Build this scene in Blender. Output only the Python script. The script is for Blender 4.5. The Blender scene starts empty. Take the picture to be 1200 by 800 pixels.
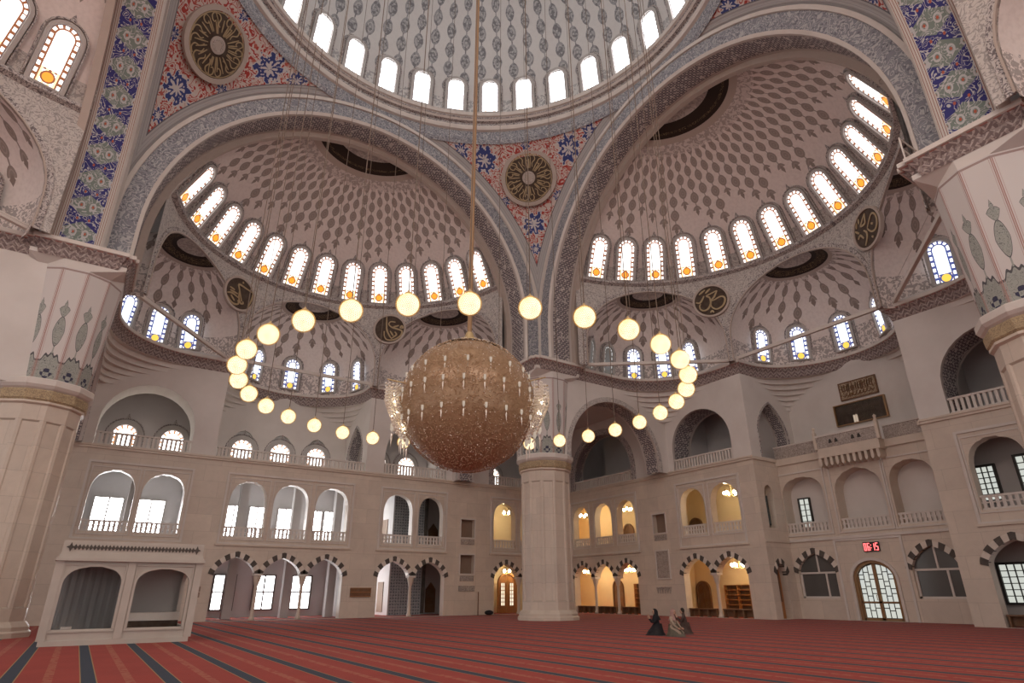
import bpy, bmesh, math, random
from math import pi, sin, cos, sqrt, radians, hypot, atan2
from mathutils import Vector, Matrix
random.seed(7)
SC = bpy.context.scene
COL = SC.collection

# ------------------------------------------------------------------ camera
CX, CY, CH = -9.8666, -17.6116, 1.3852
YAW, PITCH, ROLL, FPX, PY = radians(56.3648), radians(22.5223), radians(-0.2121), 708.7077, 1.3704
fw = Vector((cos(YAW)*cos(PITCH), sin(YAW)*cos(PITCH), sin(PITCH)))
rt = Vector((sin(YAW), -cos(YAW), 0)); upv = rt.cross(fw)
r2 = rt*cos(ROLL)+upv*sin(ROLL); u2 = -rt*sin(ROLL)+upv*cos(ROLL)
cam = bpy.data.cameras.new('camera'); camo = bpy.data.objects.new('camera', cam); COL.objects.link(camo)
camo.matrix_world = Matrix(((r2.x, u2.x, -fw.x, CX), (r2.y, u2.y, -fw.y, CY), (r2.z, u2.z, -fw.z, CH), (0, 0, 0, 1)))
cam.sensor_width = 36; cam.lens = FPX/1200*36; cam.shift_y = PY/1200; cam.clip_end = 400; cam.clip_start = .05
SC.camera = camo
# ------------------------------------------------------------------ world, exposure
wd = bpy.data.worlds.new('sky'); SC.world = wd; wd.use_nodes = True
bg = wd.node_tree.nodes['Background']; bg.inputs[0].default_value = (1, .97, .94, 1); bg.inputs[1].default_value = 0.5
SC.view_settings.view_transform = 'Standard'; SC.view_settings.look = 'None'
SC.view_settings.exposure = 1.15; SC.view_settings.gamma = 1
SC.view_settings.use_curve_mapping = False
SC.cycles.max_bounces = 7; SC.cycles.diffuse_bounces = 5; SC.cycles.glossy_bounces = 3; SC.cycles.transmission_bounces = 4
SC.cycles.sample_clamp_indirect = 6
WIN_E = 1.4          # stained windows
CLEAR_E = 7.5        # clear gallery windows
LAMP_E = 1.15         # globe lamps
WARM_E = 34.0        # small gallery bulbs

# ------------------------------------------------------------------ shader helpers
class S:
    """a value socket with operators"""
    def __init__(s, nt, k): s.nt, s.k = nt, k
    def _o(s, op, *a):
        n = s.nt.nodes.new('ShaderNodeMath'); n.operation = op
        for i, v in enumerate((s,)+a):
            if isinstance(v, S): s.nt.links.new(v.k, n.inputs[i])
            else: n.inputs[i].default_value = v
        return S(s.nt, n.outputs[0])
    def __add__(s, o): return s._o('ADD', o)
    __radd__ = __add__
    def __mul__(s, o): return s._o('MULTIPLY', o)
    __rmul__ = __mul__
    def __sub__(s, o): return s._o('SUBTRACT', o)
    def __rsub__(s, o): return (s*-1)+o
    def __truediv__(s, o): return s._o('DIVIDE', o)
    def fr(s): return s._o('FRACT')
    def fl(s): return s._o('FLOOR')
    def ab(s): return s._o('ABSOLUTE')
    def sq(s): return s._o('SQRT')
    def sin(s): return s._o('SINE')
    def cos(s): return s._o('COSINE')
    def mod(s, m): return s._o('FLOORED_MODULO', m)
    def gt(s, v): return s._o('GREATER_THAN', v)
    def lt(s, v): return s._o('LESS_THAN', v)
    def mn(s, v): return s._o('MINIMUM', v)
    def mx(s, v): return s._o('MAXIMUM', v)
    def at(s, o): return s._o('ARCTAN2', o)
    def inv(s): return 1-s
    def between(s, a, b): return s.gt(a)*s.lt(b)
class Mt:
    def __init__(s, name, rough=.7, spec=.3):
        s.m = bpy.data.materials.new(name); s.m.use_nodes = True; s.nt = s.m.node_tree
        s.b = s.nt.nodes['Principled BSDF']; s.b.inputs['Roughness'].default_value = rough
        s.b.inputs['Specular IOR Level'].default_value = spec
    def uv(s, layer='UVMap'):
        n = s.nt.nodes.new('ShaderNodeUVMap'); n.uv_map = layer
        x = s.nt.nodes.new('ShaderNodeSeparateXYZ'); s.nt.links.new(n.outputs[0], x.inputs[0])
        s.uvk = n.outputs[0]
        return S(s.nt, x.outputs[0]), S(s.nt, x.outputs[1])
    def obj(s):
        n = s.nt.nodes.new('ShaderNodeTexCoord'); return n.outputs['Object']
    def noise(s, vec, scale, detail=2, rough=.5, dist=0.):
        n = s.nt.nodes.new('ShaderNodeTexNoise'); n.inputs['Scale'].default_value = scale; n.inputs['Detail'].default_value = detail
        n.inputs['Roughness'].default_value = rough; n.inputs['Distortion'].default_value = dist
        s.nt.links.new(vec, n.inputs['Vector']); return S(s.nt, n.outputs[0])
    def vor(s, vec, scale, feature='F1', out=0):
        n = s.nt.nodes.new('ShaderNodeTexVoronoi'); n.feature = feature; n.inputs['Scale'].default_value = scale
        s.nt.links.new(vec, n.inputs['Vector']); return S(s.nt, n.outputs[out])
    def col(s, c):
        n = s.nt.nodes.new('ShaderNodeRGB'); n.outputs[0].default_value = (*c, 1); return n.outputs[0]
    def mix(s, f, a, b):
        n = s.nt.nodes.new('ShaderNodeMix'); n.data_type = 'RGBA'
        if isinstance(f, S): s.nt.links.new(f.k, n.inputs[0])
        else: n.inputs[0].default_value = f
        for i, v in ((6, a), (7, b)):
            if isinstance(v, tuple): n.inputs[i].default_value = (*v, 1)
            else: s.nt.links.new(v, n.inputs[i])
        return n.outputs[2]
    def base(s, c):
        if isinstance(c, tuple): s.b.inputs['Base Color'].default_value = (*c, 1)
        else: s.nt.links.new(c, s.b.inputs['Base Color'])
    def emit(s, c, e):
        if isinstance(c, tuple): s.b.inputs['Emission Color'].default_value = (*c, 1)
        else: s.nt.links.new(c, s.b.inputs['Emission Color'])
        if isinstance(e, S): s.nt.links.new(e.k, s.b.inputs['Emission Strength'])
        else: s.b.inputs['Emission Strength'].default_value = e
    def bump(s, h, strength=.4, dist=.05):
        n = s.nt.nodes.new('ShaderNodeBump'); n.inputs['Strength'].default_value = strength; n.inputs['Distance'].default_value = dist
        s.nt.links.new(h.k, n.inputs['Height']); s.nt.links.new(n.outputs[0], s.b.inputs['Normal'])
    def wear(s, c, amt=.12, scale=.7):
        """soft mottling on top of a colour"""
        n = s.noise(s.obj(), scale, 4, .6)
        return s.mix((n-.5)*amt*4+.25*amt*4*0+.0, c, (.25, .21, .18)) if False else s.mix(((n-.35)*2).mx(0).mn(1)*amt, c, (.3, .25, .2))

def plain(name, c, rough=.7, wear=.25, scale=1., spec=.3, metal=0.):
    m = Mt(name, rough, spec); m.b.inputs['Metallic'].default_value = metal
    m.base(m.wear(m.col(c), wear, scale)); return m.m

PL = (.70, .65, .61)      # plaster
MB_ = (.60, .51, .44)     # marble
M = {}
M['plaster'] = plain('white_plaster', PL, .8, .25, .5)
M['grey_plaster'] = plain('grey_plaster', (.5, .47, .45), .8, .2, .6)
M['white_stone'] = plain('white_stone', (.68, .62, .57), .6, .25, 1.2)
def marble():
    m = Mt('beige_marble', .42, .4)
    o = m.obj(); n1 = m.noise(o, .8, 5, .65, .6); n2 = m.noise(o, 5, 3, .6)
    u, v = m.uv()
    row = (v/.95).fl(); jx = (((u/1.7)+row*.5).fr()-.5).ab().gt(.494); jz = ((v/.95).fr()-.5).ab().gt(.49)
    slab = (((u/1.7)+row*.5).fl()*12.9898+row*78.233).sin()*43758.5
    c = m.mix(((n1-.3)*1.6).mx(0).mn(1), (.70, .595, .495), (.54, .45, .375))
    c = m.mix(slab.fr()*.22, c, (.42, .36, .31))
    c = m.mix((n2-.5).mx(0)*.5, c, (.42, .35, .3))
    c = m.mix(jx.mx(jz)*.35, c, (.3, .25, .2))
    m.base(c); return m.m
M['marble'] = marble()
M['kiosk_stone'] = plain('kiosk_stone', (.55, .49, .43), .5, .3, 1.4, .4)
M['marble_plain'] = plain('beige_marble_plain', (.66, .56, .465), .42, .3, 1.4, .4)
M['dark_stone'] = plain('dark_grey_stone', (.075, .062, .055), .6, .3, 3)
M['light_stone'] = plain('light_voussoir_stone', (.74, .66, .58), .6, .3, 3)
M['gold'] = plain('gold_leaf', (.55, .40, .20), .45, .2, 4, .5, .35)
M['gold_ink'] = plain('gold_paint', (.40, .29, .155), .5, .2, 4, .5, .2)
M['brown_disc'] = plain('dark_brown_board', (.05, .027, .015), .6, .2, 3)
M['rim'] = plain('rim_taupe', (.46, .38, .33), .6, .2, 3)
M['wood'] = plain('brown_wood', (.17, .075, .03), .5, .4, 2)
M['bronze'] = plain('bronze_frame', (.30, .17, .075), .4, .3, 3, .5, .4)
M['black'] = plain('black_cloth', (.012, .012, .016), .8, .1, 3)
M['dark_metal'] = plain('dark_metal', (.04, .038, .036), .5, .1, 3)
M['cord'] = plain('dark_cord', (.17, .125, .095), .7, .1, 3)
M['rope'] = plain('gold_rope', (.34, .20, .10), .6, .4, 9)
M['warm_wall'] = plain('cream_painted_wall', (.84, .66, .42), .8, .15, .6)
M['pale_wall'] = plain('pale_gallery_wall', (.60, .57, .56), .8, .2, .6)
M['soffit_grey'] = plain('gallery_ceiling', (.6, .6, .6), .8, .1, .6)

def arabesque(name, bgc, fgc, fg2, scale, thr=.5, rough=.7, bump=.5, cont=5.):
    """vine scrollwork: contour lines of a distorted noise field"""
    m = Mt(name, rough); o = m.obj()
    n = m.noise(o, scale, 1.5, .5, 1.2); v = m.vor(o, scale*1.7)
    ln = ((n*cont).fr()-.5).ab().lt(.19)
    bl = v.lt(.26)
    c = m.mix(ln, bgc, fgc); c = m.mix(bl*thr, c, fg2)
    m.base(c); m.bump(ln.mx(bl), bump, .04); return m.m
M['relief'] = arabesque('blue_grey_scroll_relief', (.25, .25, .275), (.47, .46, .46), (.15, .15, .175), 2.6, .8, .7, .5, 6.)
M['spandrel'] = arabesque('grey_scroll_painting', (.54, .495, .46), (.33, .30, .285), (.62, .57, .54), 3.4, .6, .8, .1)
M['spandrel_dark'] = arabesque('small_scroll_band', (.50, .455, .43), (.17, .145, .15), (.62, .57, .54), 4.2, .6, .8, .2)

def chains(m, u, v, L, a, b, v0, v1, stag=.5):
    """rows of pointed medallions on stems; u counts chains, v in metres"""
    k = u.fl(); odd = k.mod(2)
    vv = v/L+odd*stag; y = (vv.fr()-.5).ab(); x = (u.fr()-.5).ab()
    xa = x/a; yb = y*L/b; d = xa*xa+yb*yb*.75+(xa+yb)*.25
    med = d.lt(.92); inner = d.between(.28, .45).mx(d.lt(.06)); stem = x.lt(.04)
    on = v.gt(v0)*v.lt(v1)
    return (med.mx(stem)*on), inner*on
def dome_mat():
    m = Mt('dome_painting', .8); u, v = m.uv()
    k, i = chains(m, u, v, 1.3, .36, .58, .9, 60)
    o = m.obj(); n = m.noise(o, 5, 2)
    c = m.mix(((n-.4)*.6).mx(0), (.66, .645, .625), (.5, .49, .48))
    c = m.mix(k, c, (.35, .35, .355)); c = m.mix(i, c, (.50, .495, .49)); c = m.mix(k*n.gt(.53), c, (.21, .21, .22))
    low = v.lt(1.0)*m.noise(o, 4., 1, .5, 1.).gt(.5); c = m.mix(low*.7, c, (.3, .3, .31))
    m.base(c); return m.m
M['dome'] = dome_mat()
def conch_mat(name, r0, r1, r2, s_end, L, a, b, wallc, inkc, lowv=None, lens=3):
    """u: chain index, v: metres from the pole"""
    m = Mt(name, .8); u, v = m.uv(); o = m.obj(); n = m.noise(o, 6, 2)
    c = m.mix(((n-.4)*.6).mx(0), wallc, (.40, .33, .30))
    k = u.fl(); endv = s_end-(k.mod(lens))*(L*.55)
    med, inn = chains(m, u, v, L, a, b, r2, 99)
    on = v.lt(endv); c = m.mix(med*on*.92, c, inkc); c = m.mix(inn*on*.45, c, (.5, .42, .37))
    tip = ((u.fr()-.5).ab()/.16+(v-endv-.1).ab()/.3).lt(1); c = m.mix(tip, c, inkc)
    fr = v.between(r1*1.02, r2+.3*L*(1-(u*2).fr()*2).ab() if False else r2+.0) if False else v.lt((u.fr()-.5).ab()*-1.2*L+r2+.35*L)
    nn = m.noise(o, 4.5, 2, .5, 1.).gt(.5)
    c = m.mix(fr*(nn*.5+.25), c, inkc)
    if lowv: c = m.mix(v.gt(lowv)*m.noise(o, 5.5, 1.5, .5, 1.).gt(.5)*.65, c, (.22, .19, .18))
    c = m.mix(v.lt(r1*1.12), c, (.44, .36, .31))
    sc = ((m.noise(o, 2.6, 2, .5, 2.)*7).fr()-.5).ab().lt(.12)
    ring = m.mix(sc*v.between(r0*1.25, r1*.93), m.col((.028, .015, .009)), (.19, .125, .065))
    c = m.mix(v.lt(r1), c, ring)
    c = m.mix(v.lt(r0), c, m.mix(m.noise(o, 5, 1, .5, 1).gt(.5)*.6, m.col((.5, .44, .40)), (.27, .235, .22)))
    m.base(c); return m.m
WALLP = (.80, .72, .68)
M['semidome'] = conch_mat('half_dome_painting', 2.55, 3.6, 4.9, 9.9, .94, .45, .41, (.78, .69, .65), (.30, .245, .22), None, 4)
M['conch'] = conch_mat('conch_painting', 1.0, 1.85, 2.35, 5.3, 1.15, .30, .46, WALLP, (.27, .215, .19), 6.6)

def red_mat():
    m = Mt('red_arabesque_painting', .75); o = m.obj(); u, v = m.uv(); e, q = m.uv('edge')
    n = m.noise(o, 2.0, 1., .5, 1.2); vo = m.vor(o, 2.2)
    curl = ((n*5.2).fr()-.5).ab().lt(.19); dot = vo.lt(.22)
    c = m.mix(curl, (.60, .50, .45), (.40, .055, .045)); c = m.mix(dot, c, (.47, .12, .09))
    c = m.mix(m.vor(o, 3.1).lt(.13), c, (.70, .62, .56))
    for (fx, fz, fr_) in ((0, 24.9, .72), (-2.6, 28.65, .72), (2.6, 28.65, .72), (0, 23.3, .36), (-3.95, 29.05, .45), (3.95, 29.05, .45), (-1.65, 26.4, .28), (1.65, 26.4, .28), (0, 29.3, .28)):
        du = u-fx; dv = v-fz; r = (du*du+dv*dv).sq()/fr_; an = dv.at(du)
        pet = r+((an*8).sin())*.2+(m.noise(o, 5, 1)-.5)*1.1
        c = m.mix(pet.lt(1.0), c, (.58, .54, .53)); c = m.mix(pet.between(.38, .8), c, (.045, .06, .20))
    grey = m.mix((((e*7).fr()-.5).ab().lt(.10))*.6, m.col((.44, .42, .41)), (.25, .24, .24))
    c = m.mix(e.lt(.62), c, grey)
    c = m.mix(e.between(.62, .68), c, (.16, .15, .16))
    m.base(c); m.bump(((e*3.5).fr()-.5).ab()*e.lt(.62), .6, .08); return m.m
M['red'] = red_mat()

def panel_mat(name, bg1, bg2, curl, dotc, linec):
    """u across the band (-1..1), v metres along"""
    m = Mt(name, .7); u, v = m.uv(); o = m.obj()
    P = 1.36
    dv = ((v/P).fr()-.5).ab()*2; d = u.ab()*.9+dv
    dia = d.lt(.84)
    c = m.mix(dia, bg1, bg2)
    n = m.noise(o, 2.6, 1.5, .5, 1.3); ln = ((n*6).fr()-.5).ab().lt(.13)
    c = m.mix(ln, c, curl)
    x = (u*2).fr()-.5; y = (v/P*2+.5).fr()-.5
    r = (x*x+y*y).sq()
    c = m.mix(r.between(.17, .30)*dia, c, curl); c = m.mix(r.lt(.10), c, dotc)
    au = u.ab()
    edge = m.mix((((au*11).fr()-.5).ab().lt(.13)), m.col((.50, .46, .42)), linec)
    c = m.mix(au.gt(.72), c, edge)
    m.base(c); return m.m
M['soffit_blue'] = panel_mat('blue_and_green_tile_painting', (.032, .032, .155), (.17, .205, .18), (.44, .43, .43), (.38, .10, .06), (.24, .10, .08))
def geo_mat():
    m = Mt('dark_star_band_painting', .75); u, v = m.uv(); o = m.obj()
    P = 1.7; y = ((v/P).fr()-.5)*2; d = u.ab()*.95+y.ab()
    n = m.noise(o, 3.0, 1.5, .5, 1.); ln = ((n*6).fr()-.5).ab().lt(.2)
    c = m.mix(ln*.5, (.54, .49, .46), (.40, .355, .33))
    a = ((u+y)*3.).fr()-.5; b = ((u-y)*3.).fr()-.5
    g = (a.ab().lt(.27)*b.ab().gt(.1)).mx(b.ab().lt(.22)*a.ab().gt(.16))
    c = m.mix(g*d.lt(1.5)*(m.noise(o, 3.2, 1.5, .5, 1.).between(.36, .64)), c, (.13, .11, .125))
    au = u.ab(); c = m.mix(au.gt(.74), c, (.52, .465, .43)); c = m.mix(au.between(.74, .79), c, (.30, .265, .24))
    m.base(c); return m.m
M['soffit_star'] = geo_mat()
def cornice_mat():
    m = Mt('zigzag_cornice_painting', .7); u, v = m.uv(); o = m.obj()
    z = ((u*2.6).fr()-.5).ab()*2; t = v*2.4
    c = m.mix(((t-z*.9).fr()-.5).ab().lt(.16), (.20, .15, .145), (.46, .39, .36))
    c = m.mix(m.noise(o, 9, 1).gt(.55), c, (.33, .27, .25))
    c = m.mix(v.gt(.86)*((u*3).fr().lt(.6)), c, (.30, .12, .10))
    m.base(c); return m.m
M['cornice'] = cornice_mat()
def drum_mat():
    m = Mt('painted_pier_facet', .75); u, v = m.uv(); o = m.obj()     # u -.5...5 over a facet, v metres
    x = u.ab(); nz = m.noise(o, 6, 1.5, .5, 1.)
    grn = (.36, .37, .335); ink = (.10, .10, .105)
    c = m.mix(0., (.63, .585, .56), (.6, .6, .6))
    def shape(c, d):
        c = m.mix(d.lt(1.), c, ink); c = m.mix(d.lt(.9), c, grn)
        return m.mix(d.lt(.85)*((nz*5).fr().between(.45, .55)), c, ink)
    top = 1.12+((x*25).cos())*.07-x*x*1.6
    bot = v/(top+.001)
    c = shape(c, bot)
    c = m.mix(x.lt(.03)*v.between(1.1, 3.1), c, grn)
    vd = ((v-2.05)/.66).ab(); c = shape(c, (x/.235)*(x/.235)*.7+(x/.235)*.3+vd*vd*.55+vd*.45)
    c = shape(c, (x/.21)*(x/.21)+(v-2.9-x*.5).ab()/.24)
    c = shape(c, x/.07+((v-3.2)/.24).ab())
    c = m.mix((x+(v-.28).ab()*1.2).lt(.30)*(((x*26).sin()*((v*20).sin())).gt(0)), c, (.05, .05, .09))
    c = m.mix(x.between(.455, .49), c, (.40, .23, .20)); c = m.mix(x.between(.40, .415), c, (.48, .34, .31))
    c = m.mix(v.gt(4.72), c, (.63, .585, .56))
    c = m.mix(v.between(4.72, 4.80), c, (.36, .27, .25))
    m.base(c); return m.m
M['drum'] = drum_mat()
def carpet_mat():
    m = Mt('red_prayer_carpet', .95, .08); o = m.obj()
    n = m.nt.nodes.new('ShaderNodeSeparateXYZ'); m.nt.links.new(o, n.inputs[0]); x = S(m.nt, n.outputs[0]); y = S(m.nt, n.outputs[1])
    f = (((x+10.60)/1.207)+.5).fr()-.5; a = f.ab()*1.207
    c = m.mix(((m.noise(o, 1.1, 3)-.35)*1.5).mx(0).mn(1), (.35, .044, .028), (.27, .032, .022))
    c = m.mix((m.noise(o, 26, 2)-.5).mx(0)*.8, c, (.18, .025, .02))
    c = m.mix((a-.58).ab().lt(.05)*m.noise(o, 7, 2).gt(.45)*.6, c, (.42, .15, .085))
    c = m.mix(a.lt(.13), c, (.36, .22, .10)); c = m.mix(a.lt(.11), c, (.035, .042, .065))
    m.base(c); m.b.inputs['Sheen Weight'].default_value = .06; m.b.inputs['Sheen Roughness'].default_value = .4; m.bump(m.noise(o, 60, 2), .25, .01); return m.m
M['carpet'] = carpet_mat()
def stained(name, w, h, border, low, mid, strength, bottom=.14, lat=5., latm=.6):
    """a backlit stained pane; uv in metres, x from the middle, y from the sill"""
    m = Mt(name, .3); x, y = m.uv(); ys = h-w/2
    yy = (y-ys).mx(0); r = (x*x+yy*yy).sq(); sd = w/2-r
    pos = y*3.1+(x*0.); ang = (y-ys).at(x)*1.9
    dash = ((pos*y.lt(ys))+(ang*(1-y.lt(ys)))).fr().lt(.58)
    dl = (((x+y)*lat).fr()-.5).ab().gt(.42).mx((((x-y)*lat).fr()-.5).ab().gt(.42))
    c = m.mix(dl*latm, mid, (.28, .30, .33))
    yb = y-h*bottom*.5-.12; rb = (x*x+yb*yb).sq(); zone = y.lt(h*bottom+.24)
    c = m.mix(zone*(rb.between(.20, .27).mx((y-h*bottom-.2).ab().lt(.04))), c, border); c = m.mix(zone*rb.lt(.20), c, low); c = m.mix(zone*rb.gt(.27)*(((x*5).fr()-.5).ab().lt(.25)), c, (.75, .45, .22))
    c = m.mix(y.gt(ys)*sd.gt(.17)*.35, c, low)
    c = m.mix(sd.lt(.235), c, border)
    c = m.mix(sd.between(.05, .165)*dash, c, (1., .98, .95))
    c = m.mix(sd.lt(.035), c, (.05, .04, .04))
    m.base((.05, .05, .05)); m.emit(c, strength); return m.m
M['glass_orange'] = stained('amber_stained_glass', 1.14, 2.75, (.115, .035, .012), (.56, .15, .012), (1., .98, .97), WIN_E, .16)
M['glass_gallery'] = stained('gallery_stained_glass', 1.35, 1.75, (.10, .045, .02), (.45, .30, .12), (1., .98, .92), WIN_E*2.6, .0, 3., .3)
M['glass_boost'] = stained('boosted_stained_glass', 1.14, 2.75, (.30, .10, .035), (1., .42, .07), (1., .98, .97), WIN_E*10, .16)  # amber glass with raised glow, for unseen windows that fill the hall with light
M['glass_blue'] = stained('blue_edged_stained_glass', 1.0, 2.25, (.024, .036, .135), (.55, .33, .045), (.80, .90, 1.), WIN_E*.75, .10, 3.2, .35)
M['glass_dome'] = stained('pale_dome_glass', 1.1, 2.5, (.42, .44, .47), (.9, .93, 1.), (.97, 1., 1.), WIN_E*2.5, .02, 3., .85)
M['glass_dull'] = stained('dim_glow_patterned_glass', 1.0, 2.25, (.16, .13, .11), (.2, .17, .14), (.20, .17, .15), .22, .1, 5.)  # blind panes, given a faint glow of their own
def clear_glass(name, c, e):
    m = Mt(name, .2); m.base((.1, .1, .1)); n = m.noise(m.obj(), .9, 2); m.emit(m.mix(((n-.45)*1.2).mx(0).mn(.4), c, (.75, .85, .95)), e); return m.m
M['day'] = clear_glass('bright_daylight_glass', (1., 1., 1.), CLEAR_E)
M['day_low'] = clear_glass('ground_floor_daylight_glass', (1., 1., 1.), 4.5)
M['day_soft'] = clear_glass('soft_daylight_glass', (.90, .93, .84), .30)
M['bulb'] = clear_glass('warm_bulb', (1., .80, .48), WARM_E)
M['globe'] = clear_glass('lamp_globe_glow', (1., .78, .40), LAMP_E)
M['cup'] = clear_glass('candle_cup_glow', (1., .78, .58), .2)
def led():
    m = Mt('red_led', .4); m.base((.2, .01, .01)); m.emit((1., .13, .13), 1.4); return m.m
M['led'] = led()
def glass(name, rough=.03):
    m = Mt(name, rough, .5); m.base((.97, .97, .96)); m.b.inputs['Transmission Weight'].default_value = 1.; m.b.inputs['IOR'].default_value = 1.12
    return m.m
M['glass'] = glass('clear_glass')
M['dark_glass'] = plain('dark_window_glass', (.10, .095, .09), .12, .05, 1, .5)
def crystal():
    m = Mt('amber_crystal', .36, .5); o = m.obj()
    v = m.vor(o, 9, 'F1', 1) if False else m.noise(o, 9, 2)
    m.base(m.mix(((v-.3)*2).mx(0).mn(1), (.36, .22, .12), (.50, .335, .205))); m.b.inputs['Metallic'].default_value = .12
    return m.m
M['crystal'] = crystal()
M['clear_crystal'] = plain('pale_crystal', (.95, .88, .78), .25, .1, 9, .8, 0.)
def tile():
    m = Mt('grey_patterned_tile', .4); u, v = m.uv(); o = m.obj()
    d = (((u*5).fr()-.5).ab()+((v*5).fr()-.5).ab())
    c = m.mix(d.lt(.38), (.42, .43, .44), (.13, .14, .155)); c = m.mix(m.noise(o, 9, 1).gt(.55), c, (.3, .31, .32)); m.base(c); return m.m
M['tile'] = tile()
def carved(name, a, b, sc):
    m = Mt(name, .6); o = m.obj(); n = m.noise(o, sc, 1.5, .5, 1.2); l = ((n*6).fr()-.5).ab().lt(.2); m.base(m.mix(l, a, b)); m.bump(l.inv(), .7, .04); return m.m
M['carved'] = carved('carved_stone', (.50, .43, .38), (.30, .25, .22), 5)
M['gold_band'] = carved('gilded_scroll_band', (.50, .38, .23), (.33, .25, .16), 6)
M['gold_script'] = carved('gilded_script_panel', (.50, .40, .29), (.22, .13, .06), 5)

# ------------------------------------------------------------------ object helpers
def mesh_data(name, V, F, mat=None, uv=None, smooth=False):
    me = bpy.data.meshes.new(name); me.from_pydata([tuple(v) for v in V], [], F)
    if uv:
        l = me.uv_layers.new(name='UVMap'); l.data.foreach_set('uv', [c for p in me.polygons for i in p.vertices for c in uv[i]])
    if smooth: me.polygons.foreach_set('use_smooth', [True]*len(me.polygons))
    if mat: me.materials.append(M[mat])
    me.update(); return me
def ob(name, me, parent=None, mw=None):
    o = bpy.data.objects.new(name, me); COL.objects.link(o)
    if parent: o.parent = parent
    if mw is not None: o.matrix_local = mw
    return o
def mk(name, V, F, mat, parent=None, uv=None, smooth=False, mw=None): return ob(name, mesh_data(name, V, F, mat, uv, smooth), parent, mw)
def empty(name, loc=(0, 0, 0), mw=None):
    o = bpy.data.objects.new(name, None); COL.objects.link(o)
    if mw is not None: o.matrix_world = mw
    else: o.location = loc
    return o
def tag(o, label, cat=None, group=None, kind=None):
    o['label'] = label
    if cat: o['category'] = cat
    if group: o['group'] = group
    if kind: o['kind'] = kind
    return o
def struct(o, label): return tag(o, label, kind='structure')
def stuff(o): o['kind'] = 'stuff'; return o
class MB:
    """collects shapes for one mesh"""
    def __init__(s): s.V, s.F, s.U = [], [], []
    def add(s, V, F, U=None):
        n = len(s.V); s.V += [tuple(v) for v in V]; s.F += [tuple(i+n for i in f) for f in F]
        s.U += U if U else [(v[0]+v[1], v[2]) for v in V]; return s
    def box(s, a, b, f=None):
        x0, y0, z0 = a; x1, y1, z1 = b
        V = [(x0, y0, z0), (x1, y0, z0), (x1, y1, z0), (x0, y1, z0), (x0, y0, z1), (x1, y0, z1), (x1, y1, z1), (x0, y1, z1)]
        if f: V = [f(*v) for v in V]
        return s.add(V, [(0, 3, 2, 1), (4, 5, 6, 7), (0, 1, 5, 4), (1, 2, 6, 5), (2, 3, 7, 6), (3, 0, 4, 7)])
    def lathe(s, prof, n=24, ctr=(0, 0), a0=0., cap=True):
        V = []; U = []; F = []
        for i, (r, z) in enumerate(prof):
            for k in range(n):
                a = a0+2*pi*k/n; V.append((ctr[0]+r*cos(a), ctr[1]+r*sin(a), z)); U.append((r*a, z))
        for i in range(len(prof)-1):
            for k in range(n):
                k2 = (k+1) % n; F.append((i*n+k, i*n+k2, (i+1)*n+k2, (i+1)*n+k))
        if cap: F += [tuple(range(n))[::-1], tuple((len(prof)-1)*n+k for k in range(n))]
        return s.add(V, F, U)
    def tube(s, pts, r, n=6):
        pts = [Vector(p) for p in pts]; rr = r if isinstance(r, (list, tuple)) else [r]*len(pts); V = []; F = []
        for i, p in enumerate(pts):
            t = (pts[min(i+1, len(pts)-1)]-pts[max(i-1, 0)]).normalized()
            a = t.cross(Vector((0, 0, 1)) if abs(t.z) < .9 else Vector((1, 0, 0))).normalized(); b = t.cross(a)
            for k in range(n): V.append(p+a*(rr[i]*cos(2*pi*k/n))+b*(rr[i]*sin(2*pi*k/n)))
        for i in range(len(pts)-1):
            for k in range(n): F.append((i*n+k, i*n+(k+1) % n, (i+1)*n+(k+1) % n, (i+1)*n+k))
        F += [tuple(range(n)), tuple(len(V)-n+k for k in range(n))]
        return s.add(V, F)
    def prism(s, poly, z0, z1, f=None):
        n = len(poly); V = [(x, y, z0) for x, y in poly]+[(x, y, z1) for x, y in poly]
        if f: V = [f(*v) for v in V]
        return s.add(V, [tuple(range(n))[::-1], tuple(range(n, 2*n))]+[(i, (i+1) % n, n+(i+1) % n, n+i) for i in range(n)])
    def sphere(s, c, r, n=12, m=8, sz=1.):
        V = []; F = []
        for i in range(m+1):
            b = pi*i/m
            for k in range(n): V.append((c[0]+r*sin(b)*cos(2*pi*k/n), c[1]+r*sin(b)*sin(2*pi*k/n), c[2]+r*sz*cos(b)))
        for i in range(m):
            for k in range(n): F.append((i*n+k, i*n+(k+1) % n, (i+1)*n+(k+1) % n, (i+1)*n+k))
        return s.add(V, F)
    def build(s, name, mat, parent=None, smooth=False, mw=None): return mk(name, s.V, s.F, mat, parent, s.U, smooth, mw)
    def data(s, name, mat, smooth=False): return mesh_data(name, s.V, s.F, mat, s.U, smooth)
def grid(nu, nv, fn):
    """fn(i/nu, j/nv) -> (point, uv)"""
    V = []; U = []; F = []
    for i in range(nu+1):
        for j in range(nv+1):
            p, q = fn(i/nu, j/nv); V.append(p); U.append(q)
    for i in range(nu):
        for j in range(nv): a = i*(nv+1)+j; F.append((a, a+nv+1, a+nv+2, a+1))
    return V, F, U
SIDES = {'east': lambda d, u, z: (d, u, z), 'north': lambda d, u, z: (u, d, z), 'west': lambda d, u, z: (-d, u, z), 'south': lambda d, u, z: (u, -d, z)}

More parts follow.
